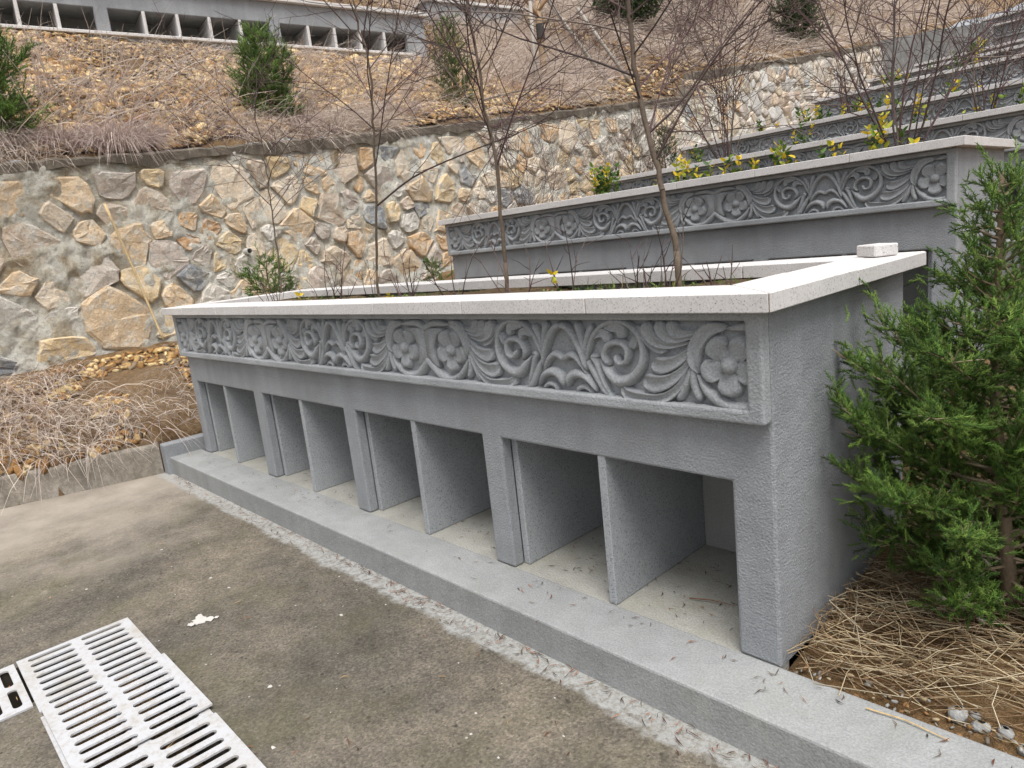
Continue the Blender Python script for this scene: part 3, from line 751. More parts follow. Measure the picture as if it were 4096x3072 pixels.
def juniper(loc, H, R, nb, per, sc, seed, label, wide=.45, lean=(0, 0), leader=.0, cols=None, taper=.75, rise=(.45, 1.0), dead=0, keep=None, shape=None):
    r_ = random.Random(seed); rn = np.random.default_rng(seed)
    t = thing('juniper', label, 'juniper', loc, 0, 'junipers')
    tr = MB(); c1, c2 = S(120, 104, 86), S(158, 142, 120)
    pts_ = [(lean[0] * q * q + .02 * math.sin(5 * q + seed), lean[1] * q * q + .02 * math.cos(4 * q), H * (.98 + leader) * q) for q in np.linspace(0, 1, 9)]
    tr.tube(pts_, [R * .055 * (1 - .86 * q) + .002 for q in np.linspace(0, 1, 9)], 6, c1)
    tr.build('trunk', M['bark'], t, smooth=True)
    br = MB(); pos = []; dirs = []; siz = []
    def axis_at(z): 
        q = min(max(z / H, 0), 1); return Vector((lean[0] * q * q + .02 * math.sin(5 * q + seed), lean[1] * q * q + .02 * math.cos(4 * q), z))
    for k in range(nb):
        h = (k + r_.random()) / nb; z = .03 * H + h * H * .93; az = 2.39996 * k + r_.uniform(-.4, .4)
        prof = np.interp(h, *shape) if shape else ((wide + (1 - wide) * min(1, h / .22)) if h < .22 else max(0.06, (1 - (h - .22) / .80)) ** taper)
        reach = R * prof * r_.uniform(.6, 1.2); out = Vector((math.cos(az), math.sin(az), 0)); ri = r_.uniform(*rise) * (1 - .4 * (h < .15))
        b0 = axis_at(z); sw = Vector((-out.y, out.x, 0)) * r_.uniform(-.25, .25)
        P_ = [b0 + out * reach * q + sw * reach * q * q + Vector((0, 0, 1)) * reach * ri * (.45 * q + .55 * q * q) for q in (0, .2, .4, .6, .8, 1.0)]
        br.tube(P_, [.0012 + .0042 * R / .4 * (1 - q) for q in (0, .2, .4, .6, .8, 1)], 4, c2 if r_.random() < .5 else c1, False)
        m = max(3, int(per * (.35 + prof) * reach / R))
        for j in range(m):
            q = .22 + .78 * (j + r_.random()) / m; i = min(int(q * 5), 4); f = q * 5 - i; p = P_[i].lerp(P_[i + 1], f); d = (P_[i + 1] - P_[i]).normalized()
            sd = (d + Vector((r_.gauss(0, .6), r_.gauss(0, .6), r_.gauss(.25, .5)))).normalized()
            L = r_.uniform(.5, 1.5) * sc * 2.0
            if r_.random() < .35: br.tube([p, p + sd * L * .6], [.0022, .001], 3, c2, False)
            for s_ in range(6):
                g = s_ / 5; pp = p + sd * L * g
                dd = sd + Vector((r_.gauss(0, .5), r_.gauss(0, .5), r_.gauss(.22, .4)))
                pos.append(pp); dirs.append(dd); siz.append(sc * r_.uniform(.7, 1.25))
    br.build('branches', M['bark'], t)
    if keep is not None:
        kk = [i for i, p in enumerate(pos) if keep(p.x + loc[0], p.y + loc[1], p.z + loc[2])]
        pos = [pos[i] for i in kk]; dirs = [dirs[i] for i in kk]; siz = [siz[i] for i in kk]
    pos = np.array(pos); dirs = np.array(dirs); siz = np.array(siz); N = len(pos)
    pal = np.array(cols or [S(104, 136, 56), S(84, 118, 46), S(68, 98, 40), S(126, 154, 70), S(92, 116, 52)])
    clump = rn.uniform(.8, 1.15, 200)[np.floor(pos[:, 0] * 9).astype(int) % 7 * 20 + np.floor(pos[:, 2] * 9).astype(int) % 20]
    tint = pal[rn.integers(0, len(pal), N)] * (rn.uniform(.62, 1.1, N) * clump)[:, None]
    if dead:
        dm = (pos[:, 2] < .25 * H) & (rn.random(N) < dead); tint[dm] = np.array(S(150, 140, 128)) * rn.uniform(.8, 1.15, (dm.sum(), 1))
    Vs, Fs, Ts = [], [], []; o = 0; which = rn.integers(0, 3, N)
    for w in range(3):
        sel = which == w; Mx = rot_batch(dirs[sel], rn.uniform(0, 6.28, sel.sum())) * siz[sel][:, None, None]
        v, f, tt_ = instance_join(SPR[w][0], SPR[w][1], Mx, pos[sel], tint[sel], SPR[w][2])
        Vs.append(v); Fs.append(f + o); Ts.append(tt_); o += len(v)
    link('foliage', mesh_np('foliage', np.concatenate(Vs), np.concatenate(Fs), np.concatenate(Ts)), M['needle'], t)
    return t

BARK = [S(106, 94, 80), S(104, 90, 80), S(84, 70, 66)]; TWIG = [S(80, 66, 64), S(92, 76, 72), S(72, 62, 60), S(118, 106, 98), S(90, 68, 70)]
def twig(mb, r_, p, d, L, rad, lvl, up=.25, maxlvl=2, dens=1.0, sides=4):
    n = 6 if lvl < 2 else 4; pts_ = [Vector(p)]; d = Vector(d).normalized(); bend = Vector((r_.gauss(0, .16), r_.gauss(0, .16), up * r_.uniform(.2, 1.2) - .12))
    for k in range(n):
        d = (d + bend / n * 1.6 + Vector((r_.gauss(0, .07), r_.gauss(0, .07), r_.gauss(0, .06)))).normalized(); pts_.append(pts_[-1] + d * L / n)
    c = r_.choice(TWIG)
    mb.tube(pts_, [rad * (1 - .8 * k / n) + .0006 for k in range(n + 1)], sides if lvl == 0 else 3, c, False)
    if lvl >= maxlvl: return
    m = int(dens * (L / (.095 if lvl == 0 else .10)) * r_.uniform(.7, 1.2))
    for k in range(m):
        q = .18 + .8 * (k + r_.random()) / max(m, 1); i = min(int(q * n), n - 1); pp = pts_[i].lerp(pts_[i + 1], q * n - i); dd = (pts_[i + 1] - pts_[i]).normalized()
        side = dd.cross(Vector((r_.gauss(0, 1), r_.gauss(0, 1), r_.gauss(0, 1)))).normalized()
        twig(mb, r_, pp, dd * r_.uniform(.5, 1.0) + side * r_.uniform(.5, .9), L * r_.uniform(.22, .55) * (1.15 - .5 * q), rad * .55, lvl + 1, up, maxlvl, dens, sides)
def sapling(loc, guide, r0, r1, label, seed, nbr, Lb, zmin, extra=(), top=1.0):
    """single-stemmed bare sapling; guide = trunk points in world space"""
    r_ = random.Random(seed); base = Vector(guide[0]); base.z -= .08
    t = thing('bare_sapling', label, 'tree', base, 0, 'bare saplings in the planter beds')
    G_ = [Vector(g) - base for g in guide]; G_[0] = Vector((0, 0, 0)); d = (G_[-1] - G_[-3]).normalized()
    for k in range(4): d = (d + Vector((r_.gauss(0, .05), r_.gauss(0, .05), .05))).normalized(); G_.append(G_[-1] + d * top / 4)
    C_ = catmull([tuple(g) for g in G_], 40); n = len(C_)
    for k in range(1, n): C_[k] += np.array([r_.gauss(0, .0025), r_.gauss(0, .004), 0])
    mb = MB(); cols = [tuple(np.array(BARK[0]) * (1 - q) + np.array(BARK[2]) * q) for q in np.linspace(0, 1, n)]
    for k in range(0, n - 1, 3):
        e = min(k + 4, n); mb.tube(C_[k:e], [(r0 + (r1 - r0) * (j / n) ** .8) * (1 + .05 * math.sin(j * 1.7)) for j in range(k, e)], 7, cols[k], k == 0)
    mb.build('trunk', M['bark'], t, smooth=True)
    for k in range(nbr):
        q = (k + r_.random()) / nbr; i = int((zmin + (1 - zmin) * q) * (n - 2)); az = 2.4 * k + r_.uniform(-.5, .5)
        d = Vector((math.cos(az), math.sin(az), r_.uniform(.3, 1.2))); mb = MB()
        twig(mb, r_, C_[i], d, Lb * r_.uniform(.6, 1.15) * (1.1 - .4 * q), r0 * .22 * (1.1 - .5 * q) + .0012, 0, .30)
        mb.build('branch', M['bark'], t)
    for P_, rad in extra:
        mb = MB(); Q = [Vector(p) - base for p in P_]; C2 = catmull([tuple(p) for p in Q], 14); m = len(C2)
        mb.tube(C2, [rad * (1 - .75 * k / m) for k in range(m)], 5, BARK[2], False)
        for k in range(3, m):
            for _ in range(2):
                if r_.random() < .6: twig(mb, r_, C2[k], Vector((r_.gauss(0, 1), r_.gauss(0, 1), r_.gauss(.3, .7))), r_.uniform(.2, .5), .0022, 1, .2)
        mb.build('branch', M['bark'], t)
    return t
def stem_shrub(loc, n, H, spread, label, seed, rad=.008, lvl=2, dens=.8, name='bare_shrub', group='bare multi-stemmed shrubs'):
    r_ = random.Random(seed); t = thing(name, label, 'shrub', loc, 0, group)
    for k in range(n):
        az = 2 * math.pi * k / n + r_.uniform(-.5, .5); s_ = spread * r_.uniform(.2, 1.0); mb = MB()
        twig(mb, r_, (math.cos(az) * .03, math.sin(az) * .03, -.05), (math.cos(az) * s_, math.sin(az) * s_, 1), H * r_.uniform(.65, 1.1), rad * r_.uniform(.6, 1.1), 0, .08, lvl, dens)
        mb.build('stem', M['bark'], t)
    return t
LV = np.array([(0, 0, 0), (.28, .2, .05), (.24, .62, .04), (0, 1, -.06), (-.24, .62, .04), (-.28, .2, .05), (0, .5, -.03)]); LF = np.array([(0, 1, 6), (1, 2, 6), (2, 3, 6), (3, 4, 6), (4, 5, 6), (5, 0, 6)])
def leaf_mesh(pos, dirs, size, tint, rn):
    z = dirs / np.linalg.norm(dirs, axis=1, keepdims=True); N = len(pos)
    R_ = rot_batch(z, rn.uniform(0, 6.28, N)); R_ = np.stack([R_[:, :, 0], R_[:, :, 2], -R_[:, :, 1]], 2) * size[:, None, None]   # leaf y axis along dir
    return instance_join(LV, LF, R_, pos, tint, np.array([.9, 1, 1.05, 1.1, 1.05, 1, .92]))
def spindle(loc, n, H, label, seed, yellow=.6, ls=.05, spread=.35):
    """evergreen spindle shrub: upright stems with pairs of green leaves turning yellow at the tips"""
    r_ = random.Random(seed); rn = np.random.default_rng(seed)
    t = thing('spindle_shrub', label, 'shrub', loc, 0, 'yellow-leaved evergreen shrubs in the beds'); st = MB(); pos = []; dirs = []; siz = []; tint = []
    for k in range(n):
        az = r_.uniform(0, 6.28); b = Vector((r_.gauss(0, .10), r_.gauss(0, .05), -.03)); d = Vector((math.cos(az) * spread, math.sin(az) * spread, 1)).normalized(); L = H * r_.uniform(.6, 1.1)
        P_ = [b + d * L * q + Vector((r_.gauss(0, .006), r_.gauss(0, .006), 0)) for q in np.linspace(0, 1, 6)]
        st = MB(); st.tube(P_, [.004 * (1 - .6 * q) for q in np.linspace(0, 1, 6)], 4, S(96, 92, 60), False); st.build('stem', M['bark'], t); isy = r_.random() < yellow
        m = max(4, int(L / .035))
        for j in range(m):
            q = .22 + .78 * j / (m - 1); p = b + d * L * q; a = j * 1.57 + az
            for s_ in (0, math.pi):
                if r_.random() < .12: continue
                v = Vector((math.cos(a + s_), math.sin(a + s_), r_.uniform(.4, 1.2))); pos.append(p); dirs.append(v); siz.append(ls * r_.uniform(.65, 1.2))
                y_ = isy and q > r_.uniform(.35, .7); base = S(226, 196, 52) if y_ and r_.random() < .6 else (S(176, 180, 62) if y_ else r_.choice([S(66, 98, 40), S(86, 118, 48), S(52, 80, 38), S(120, 146, 58)]))
                tint.append(np.array(base) * r_.uniform(.8, 1.15))
    v, f, c = leaf_mesh(np.array([tuple(p) for p in pos]), np.array([tuple(p) for p in dirs]), np.array(siz), np.array(tint), rn)
    link('leaves', mesh_np('leaves', v, f, c), M['leaf'], t)
    return t
def blades(base, d0, L, droop, w, tint, ground=True, seg=3, lift=.012):
    """ribbons that arch over and lie down on the ground"""
    N = len(base); d0 = d0 / np.linalg.norm(d0, axis=1, keepdims=True); ts = np.linspace(0, 1, seg + 1)
    side = np.cross(d0, RNG.normal(0, 1, (N, 3))); side /= np.linalg.norm(side, axis=1, keepdims=True)
    Vs = []
    for q in ts:
        p = base + d0 * (L * q)[:, None]; p[:, 2] -= droop * L * q * q
        if ground: p[:, 2] = np.maximum(p[:, 2], terr(p[:, 0], p[:, 1]) + lift + .03 * q)
        ww = (w * (1 - .75 * q))[:, None]; Vs += [p - side * ww, p + side * ww]
    V = np.stack(Vs, 1).reshape(-1, 3); k = 2 * (seg + 1)
    tf = np.array([(2 * i, 2 * i + 1, 2 * i + 3, 2 * i + 2) for i in range(seg)])
    F = (tf[None] + (np.arange(N) * k)[:, None, None]).reshape(-1, 4)
    return V, F, np.repeat(tint, k, 0)
def stuff(name, parts, mat, label=None, cat=None):
    o = 0; Vs, Fs, Ts = [], [], []
    for v, f, t_ in parts: Vs.append(v); Fs.append(f + o); Ts.append(t_); o += len(v)
    return tag(link(name, mesh_np(name, np.concatenate(Vs), np.concatenate(Fs), np.concatenate(Ts)), mat), label, cat, kind='stuff')
def pick(pal, n, lo=.8, hi=1.15):
    pal = np.array(pal); return pal[RNG.integers(0, len(pal), n)] * RNG.uniform(lo, hi, (n, 1))

# ------------------------------------------------------------------ scree on the slope
CH_V = np.array([(1, .1, 0), (.45, .8, .1), (-.5, .75, -.05), (-1, -.1, .05), (-.4, -.8, 0), (.55, -.7, .08), (.3, .1, 1), (-.35, -.05, .85), (0, 0, -1)], float)
CH_F = np.array([(0, 1, 6), (1, 2, 6), (2, 7, 6), (2, 3, 7), (3, 4, 7), (4, 6, 7), (4, 5, 6), (5, 0, 6), (1, 0, 8), (2, 1, 8), (3, 2, 8), (4, 3, 8), (5, 4, 8), (0, 5, 8)])
SCP = [S(194, 162, 114), S(174, 138, 90), S(214, 188, 142), S(148, 110, 68), S(186, 154, 112), S(134, 120, 106), S(164, 136, 102), S(208, 182, 138), S(124, 92, 60)]
def slope_normal(x, y, e=.15):
    nx = -(terr(x + e, y) - terr(x - e, y)) / (2 * e); ny = -(terr(x, y + e) - terr(x, y - e)) / (2 * e); n = np.stack([np.clip(nx, -2, 2), np.clip(ny, -2, 2), np.ones_like(nx)], 1)
    return n / np.linalg.norm(n, axis=1, keepdims=True)
def chip_xf(x, y, size, flat):
    n = len(x); nn = slope_normal(x, y) + RNG.normal(0, .22, (n, 3)); R_ = rot_batch(nn, RNG.uniform(0, 6.28, n))
    sc = np.stack([size * RNG.uniform(.8, 1.5, n), size * RNG.uniform(.5, .9, n), size * flat], 1)
    return R_ * sc[:, None, :]
def scree_pts(n, x0, x1, y0, y1, thresh):
    x = RNG.uniform(x0, x1, n * 3); y = RNG.uniform(y0, y1, n * 3); k = fbm(x * .7 + 3, y * .7, 3) > thresh
    k &= ~((x < -9.6 + .138 * y) & (y < 6.3)); return x[k][:n], y[k][:n]
prt = []
for n, s0, s1, box, th in ((21000, .018, .05, (-9.6, -6.42, -2.2, 8.5), -1.2), (6500, .04, .09, (-9.6, -6.45, -2.2, 8), -.5), (7000, .03, .09, (-13, -6.45, 7.5, 24), -.1), (1600, .03, .08, (-16, -10, 6, 20), -.2)):
    x, y = scree_pts(n, *box, th); size = RNG.uniform(s0, s1, len(x)); z = terr(x, y) + .03 + .05 * fbm(x * 1.3, y * 1.3, 4)
    prt.append(instance_join(CH_V, CH_F, chip_xf(x, y, size, RNG.uniform(.2, .5, len(x))), np.stack([x, y, z], 1), pick(SCP, len(x), .5, 1.15)))
x = RNG.uniform(-6.0, -4.85, 3600); y = RNG.uniform(-2.2, .9, 3600); k = fbm(x * 1.5, y * 1.5 + 9, 2) > -.3; x, y = x[k], y[k]
prt.append(instance_join(CH_V, CH_F, chip_xf(x, y, RNG.uniform(.012, .055, len(x)), .45), np.stack([x, y, terr(x, y) + .012], 1), pick([S(186, 154, 104), S(156, 118, 72), S(202, 178, 132), S(134, 102, 68), S(126, 110, 92)], len(x), .7, 1.1)))
o = stuff('scree', prt, M['chips']); o.parent = upper_slope
cm = [mesh_np('slope_rock', CH_V * (1 + RNG.uniform(-.2, .2, CH_V.shape)), CH_F) for _ in range(6)]
for m in cm: m.materials.append(M['chip_obj'])
x, y = scree_pts(230, -9.2, -6.5, -2, 8, -.3); sz = RNG.uniform(.055, .13, len(x)); X3 = chip_xf(x, y, sz, .42)
for k in range(len(x)):
    o = link('slope_rock', cm[k % 6], None, upper_slope); c = SCP[k % len(SCP)]; q = RNG.uniform(.85, 1.15); o.color = (c[0] * q, c[1] * q, c[2] * q, 1)
    m4 = Matrix([list(X3[k][r_]) + [0] for r_ in range(3)] + [[0, 0, 0, 1]]); m4.translation = (x[k], y[k], float(terr(x[k], y[k])) + .04); o.matrix_local = m4

# ------------------------------------------------------------------ dry grass
GP = [S(202, 190, 180), S(214, 201, 188), S(184, 169, 160), S(222, 211, 198), S(192, 175, 165)]
prt = []
def slope_grass(n, x0, x1, y0, y1, L0, L1, w, th, pal=GP, seed=0, down=1.0, droop=(.35, .8)):
    x = RNG.uniform(x0, x1, n * 3); y = RNG.uniform(y0, y1, n * 3); k = fbm(x * .9 + 5 + seed, y * .9 + seed, 3) > th
    k &= ~((x < -9.4 + .138 * y) & (x > -10.3 + .138 * y) & (y < 6.2)); x, y = x[k][:n], y[k][:n]; n = len(x)
    d = slope_normal(x, y) * .5 + np.stack([RNG.normal(.75 * down, .35, n), RNG.normal(.1, .5, n), RNG.uniform(-.1, .6, n)], 1)
    prt.append(blades(np.stack([x, y, terr(x, y) + .03], 1), d, RNG.uniform(L0, L1, n), RNG.uniform(*droop, n), np.full(n, w) * RNG.uniform(.6, 1.3, n), pick(pal, n)))
slope_grass(4200, -9.4, -6.4, -2.5, 8, .25, .8, .0035, -.02)
slope_grass(1500, -8.3, -6.5, -2.5, 8, .5, 1.2, .005, -.5, seed=21, droop=(.12, .4), pal=[S(206, 192, 184), S(190, 174, 168), S(218, 206, 194)])
slope_grass(3500, -6.9, -6.3, -2.5, 3.5, .2, .6, .003, -.05, seed=3)
slope_grass(1300, -9.2, -8.6, -1.5, 6.8, .2, .6, .0035, -.6, seed=5)
slope_grass(15000, -12, -6.4, 6.6, 16, .25, .8, .005, -.25, seed=8)
slope_grass(22000, -15, -6.4, 9.5, 30, .3, .9, .008, -.7, seed=2)
slope_grass(2500, -6, 4, 19, 45, .4, 1.0, .012, -.4, seed=9, down=.2)
slope_grass(3500, -16, -10, -1, 12, .4, .9, .007, -.4, seed=4)
slope_grass(3000, -5.98, -4.85, -2.4, 1.2, .15, .6, .0028, -.1, pal=GP + [S(150, 118, 88)], seed=6)
slope_grass(500, -5.6, -4.8, -1.0, 1.0, .2, .6, .003, -1.5, seed=12)
slope_grass(500, -5.4, -4.9, -2.4, -.3, .2, .5, .0024, -.6, seed=7)
for cx, cy, n, r_, h in ((-6.5, .44, 1500, .26, .55), (-6.55, -.05, 700, .2, .5), (-6.6, -.55, 500, .2, .6), (-6.6, 2.3, 500, .2, .5), (-6.5, 1.6, 350, .22, .35), (-7.2, 6.2, 300, .3, .5), (-7.5, 8.8, 400, .4, .5), (-6.8, 3.9, 350, .25, .4)):
    a = RNG.uniform(0, 6.28, n); rr = r_ * np.sqrt(RNG.random(n)); x = cx + rr * np.cos(a) * .6; y = cy + rr * np.sin(a)
    d = np.stack([np.cos(a) * rr / r_ * .9 + .2, np.sin(a) * rr / r_ * .9, np.full(n, 1.0)], 1) + RNG.normal(0, .2, (n, 3))
    prt.append(blades(np.stack([x, y, terr(x, y) + .03], 1), d, RNG.uniform(.35, 1, n) * h * 1.3, RNG.uniform(.5, 1.0, n), np.full(n, .0026), pick([S(190, 170, 162), S(168, 148, 143), S(206, 190, 180)], n)))
stuff('dry_grass', prt, M['grass'], 'bleached dry grass hanging over the slopes and bank', 'grass')

# straw strewn on the ground by the big juniper
def straw(n, x, y, z, az, L, rad, pal):
    d = np.stack([np.cos(az), np.sin(az), RNG.normal(0, .09, n)], 1); bendv = np.stack([-d[:, 1], d[:, 0], np.zeros(n)], 1) * RNG.normal(0, .10, (n, 1))
    tv = [np.stack([x, y, z], 1) - d * L[:, None] / 2, np.stack([x, y, z], 1) + bendv * L[:, None], np.stack([x, y, z], 1) + d * L[:, None] / 2]
    gz = lambda p: np.maximum(p[:, 2], terr(p[:, 0], p[:, 1]) + .006)
    sd = np.stack([-d[:, 1], d[:, 0], np.zeros(n)], 1); Vs = []
    for p in tv:
        p = p.copy(); p[:, 2] = gz(p); p[:, 0] = np.maximum(p[:, 0], .012)
        for a in (0, 2.09, 4.19): Vs.append(p + (sd * math.cos(a) + np.array([[0, 0, 1.]]) * math.sin(a)) * rad[:, None])
    V = np.stack(Vs, 1).reshape(-1, 3); tf = np.array([(r_ * 3 + k, r_ * 3 + (k + 1) % 3, r_ * 3 + 3 + (k + 1) % 3, r_ * 3 + 3 + k) for r_ in range(2) for k in range(3)])
    return V, (tf[None] + (np.arange(n) * 9)[:, None, None]).reshape(-1, 4), np.repeat(pick(pal, n, .7, 1.15), 9, 0)
n = 1700; x = .04 + RNG.random(n) * 1.5; y = .06 + RNG.random(n) * 1.5; k = y > .06 + .0 * x; n = int(k.sum()); x, y = x[k], y[k]
SP = [S(212, 194, 160), S(198, 176, 140), S(222, 208, 180), S(172, 148, 116), S(150, 124, 96)]
stuff('straw', [straw(n, x, y, terr(x, y) + RNG.uniform(.005, .055, n), RNG.normal(.12, .5, n), RNG.uniform(.08, .42, n), RNG.uniform(.001, .0023, n), SP),
                straw(400, .02 + RNG.random(400) * .5, .05 + RNG.random(400) * .9, terr(np.full(400, .2), np.linspace(.1, .9, 400)) + .04, RNG.uniform(0, 3.14, 400), RNG.uniform(.08, .3, 400), RNG.uniform(.001, .0018, 400), SP)],
      M['grass'], 'matted straw on the ground under the big juniper', 'straw')
# pebbles along the ledge
prt = []
x = RNG.uniform(.02, 1.6, 260); y = .012 + np.abs(RNG.normal(0, .05, 260)); sz = RNG.uniform(.003, .011, 260)
prt.append(instance_join(CH_V, CH_F, chip_xf(x, y, sz, .7), np.stack([x, y, terr(x, y) * 0 + RNG.uniform(-.03, .004, 260)], 1), pick([S(150, 148, 142), S(120, 112, 100), S(168, 150, 120), S(140, 106, 70)], 260)))
stuff('gravel', prt, M['chips'], 'crumbled gravel along the back of the ledge', 'gravel')
pebm = [mesh_np('pebble', np.array([(math.cos(a) * math.cos(b), math.sin(a) * math.cos(b) * .8, math.sin(b) * .65) for b in (-1.2, -.4, .4, 1.2) for a in np.linspace(0, 6.28, 9)[:-1]]) * (1 + RNG.uniform(-.1, .1, (32, 1))),
               np.array([(r_ * 8 + k, r_ * 8 + (k + 1) % 8, r_ * 8 + 8 + (k + 1) % 8, r_ * 8 + 8 + k) for r_ in range(3) for k in range(8)])) for _ in range(3)]
for m in pebm:
    m.materials.append(M['chip_obj']); m.shade_smooth()
for (px, py, s_, l) in ((.429, .075, .030, 'largest smooth grey pebble at the ledge edge'), (.482, .062, .024, 'grey pebble touching the ledge right of the largest one'), (.53, .075, .022, 'pale pebble near the right picture edge by the ledge'), (.46, .10, .016, 'small pebble half hidden in straw behind the others'), (.575, .04, .018, 'small tan pebble farthest right along the ledge')):
    o = link('pebble', pebm[int(px * 100) % 3], None, None, (px, py, float(terr(px, py)) + s_ * .45)); o.scale = (s_,) * 3; o.rotation_euler = (0, 0, px * 40); o.color = (*S(150, 150, 148), 1); tag(o, l, 'pebble', 'pebbles at the ledge')

# ------------------------------------------------------------------ junipers
juniper((.42, .57, .0), 1.36, .44, 130, 38, .042, 21, 'large bushy green juniper leaning on the end wall of the nearest planter', wide=.8, lean=(-.06, .05), leader=.0, shape=([0, .2, .4, .55, .7, .85, 1.0], [.72, .92, 1.0, .72, .34, .15, .07]), dead=.05, rise=(.25, .85), keep=lambda x, y, z: x > .03 or z > 1.13 or y < -.02)
juniper((1.10, .95, .08), 1.2, .42, 80, 22, .056, 4, 'second big juniper at the right picture edge, behind the large one', wide=.7, taper=.6, dead=.03)
juniper((-6.75, 2.1, 2.82), 1.0, .31, 64, 17, .062, 5, 'narrow green juniper above the stone wall, right below the niche row', wide=.8, taper=.55)
juniper((-6.7, -.62, 2.5), 1.3, .48, 80, 20, .068, 6, 'dark juniper cut by the left picture edge above the stone wall', wide=.8, taper=.55)
juniper((-6.85, 4.9, 3.1), 1.25, .25, 40, 10, .07, 7, 'slim olive juniper on the scree behind the middle sapling', wide=.7, taper=.6, cols=[S(96, 112, 58), S(84, 100, 52), S(110, 124, 66)])
juniper((-6.75, 15.4, 5.0), 1.5, .50, 50, 12, .12, 8, 'far dark juniper on the slope above the stone wall', wide=.8, taper=.6, cols=[S(70, 84, 54), S(82, 96, 60), S(60, 72, 48)])
juniper((-5.1, 1.0, .92), .46, .24, 22, 9, .05, 9, 'small juniper poking up behind the far left corner of the nearest planter', wide=.8)
juniper((-5.75, 8.2, 2.2), .62, .20, 22, 8, .06, 10, 'small dark juniper at the left end of the fourth planter', wide=.9, cols=[S(62, 88, 48), S(50, 74, 42)])
juniper((-5.35, 3.0, .65), .55, .18, 16, 7, .05, 12, 'small juniper in the gap left of the second planter', wide=.9)

# ------------------------------------------------------------------ bare saplings and shrubs
TWM = 1
sapling(None, [(-2.72, .55, 1.05), (-2.669, .55, 1.264), (-2.585, .55, 1.61), (-2.522, .55, 1.912), (-2.494, .55, 2.073), (-2.465, .55, 2.325), (-2.513, .55, 2.494), (-2.527, .55, 2.639)], .0085, .003, 'left of the three tall bare saplings in the nearest bed, dark straight stem', 31, 22, 1.15, .24, [([(-2.578, .55, 1.578), (-2.255, .60, 1.694), (-1.786, .62, 1.75), (-1.579, .62, 1.763), (-1.3, .66, 1.80)], .006)])
sapling(None, [(-1.589, .55, 1.05), (-1.572, .55, 1.203), (-1.569, .55, 1.429), (-1.56, .55, 1.64), (-1.577, .55, 1.769), (-1.6, .55, 1.891), (-1.603, .55, 2.028), (-1.611, .55, 2.131), (-1.631, .55, 2.269), (-1.645, .55, 2.371)], .0105, .0038, 'middle of the three tall bare saplings in the nearest bed', 32, 22, 1.1, .22)
sapling(None, [(-.651, .6, 1.05), (-.66, .6, 1.191), (-.689, .6, 1.317), (-.711, .6, 1.425), (-.737, .6, 1.546), (-.77, .6, 1.685), (-.791, .6, 1.809), (-.802, .6, 1.93), (-.807, .6, 2.042), (-.803, .6, 2.123)], .0128, .0068, 'right of the three tall bare saplings in the nearest bed, thick reddish stem', 33, 17, 1.0, .34, [([(-.735, .6, 1.53), (-.66, .62, 1.64), (-.55, .66, 1.80), (-.36, .7, 1.98), (-.1, .75, 2.15)], .006)])
sapling(None, [(-4.415, .75, 1.04), (-4.35, .75, 1.338), (-4.314, .75, 1.706), (-4.301, .75, 1.879), (-4.288, .75, 2.05)], .007, .0025, 'thin bare sapling at the far left end of the nearest bed', 34, 18, 1.0, .2, top=.6)
stem_shrub((-3.53, 6.15, 1.9), 13, 2.5, .36, 'dark twiggy shrub rising from the third bed with many upright stems', 41, .0072, 2, .65)
stem_shrub((-.75, 3.4, 1.53), 11, 2.0, .6, 'widest bare shrub, fanning out of the right end of the second bed', 42, .008, 2, .65)
stem_shrub((-.93, 6.15, 1.9), 10, 1.7, .5, 'bare reddish shrub near the right picture edge in the third bed', 43, .0065)
stem_shrub((-5.0, 4.3, .9), 7, 2.3, .35, 'thin bare shrub against the stone wall behind the second planter left end', 44, .006)
stem_shrub((-5.3, 6.9, 1.4), 9, 2.1, .5, 'fine twiggy shrub by the stone wall left of the fourth planter', 45, .006)
stem_shrub((-3.2, 9.0, 2.45), 8, 1.3, .5, 'bare shrub in the fourth bed', 46, .010)
stem_shrub((-1.3, 11.7, 3.1), 8, 1.4, .6, 'bare shrub in the fifth bed', 47, .012)
for k, (x_, y_) in enumerate(((-7.6, 12.2), (-8.6, 14.5), (-7.4, 17.6), (-9.6, 17.0))):
    stem_shrub((x_, y_, float(terr(x_, y_))), 8, 1.8, .6, ['bare shrub on the slope right of the round evergreen', 'bare shrub high on the far slope', 'bare shrub beyond the far juniper', 'topmost bare shrub on the far slope'][k], 60 + k, .010, 2, .8)

HS = []
for k in range(11):
    x_ = (-7.2, -8.2, -9.4, -7.0, -8.8, -10.2, -7.8, -9.0, -11.0, -7.3, -6.9)[k]; y_ = (8.4, 9.6, 12.6, 11.0, 16.0, 15.0, 20.0, 20.5, 18.5, 14.0, 19.0)[k]
    v_ = Vector((x_, y_, float(terr(x_, y_)))) - CAM; HS.append((v_.dot(_r) / v_.dot(_f), stem_shrub((x_, y_, float(terr(x_, y_))), 7, 1.1 + .5 * (k % 3), .7, 'x', 80 + k, .007, 2, .6)))
for (q, o), w in zip(sorted(HS, key=lambda e: e[0]), ('leftmost', 'second from left', 'third from left', 'fourth from left', 'fifth from left', 'middle one', 'fifth from right', 'fourth from right', 'third from right', 'second from right', 'rightmost')):
    o['label'] = 'leafless brown shrub standing in dry grass on the far hillside, ' + w

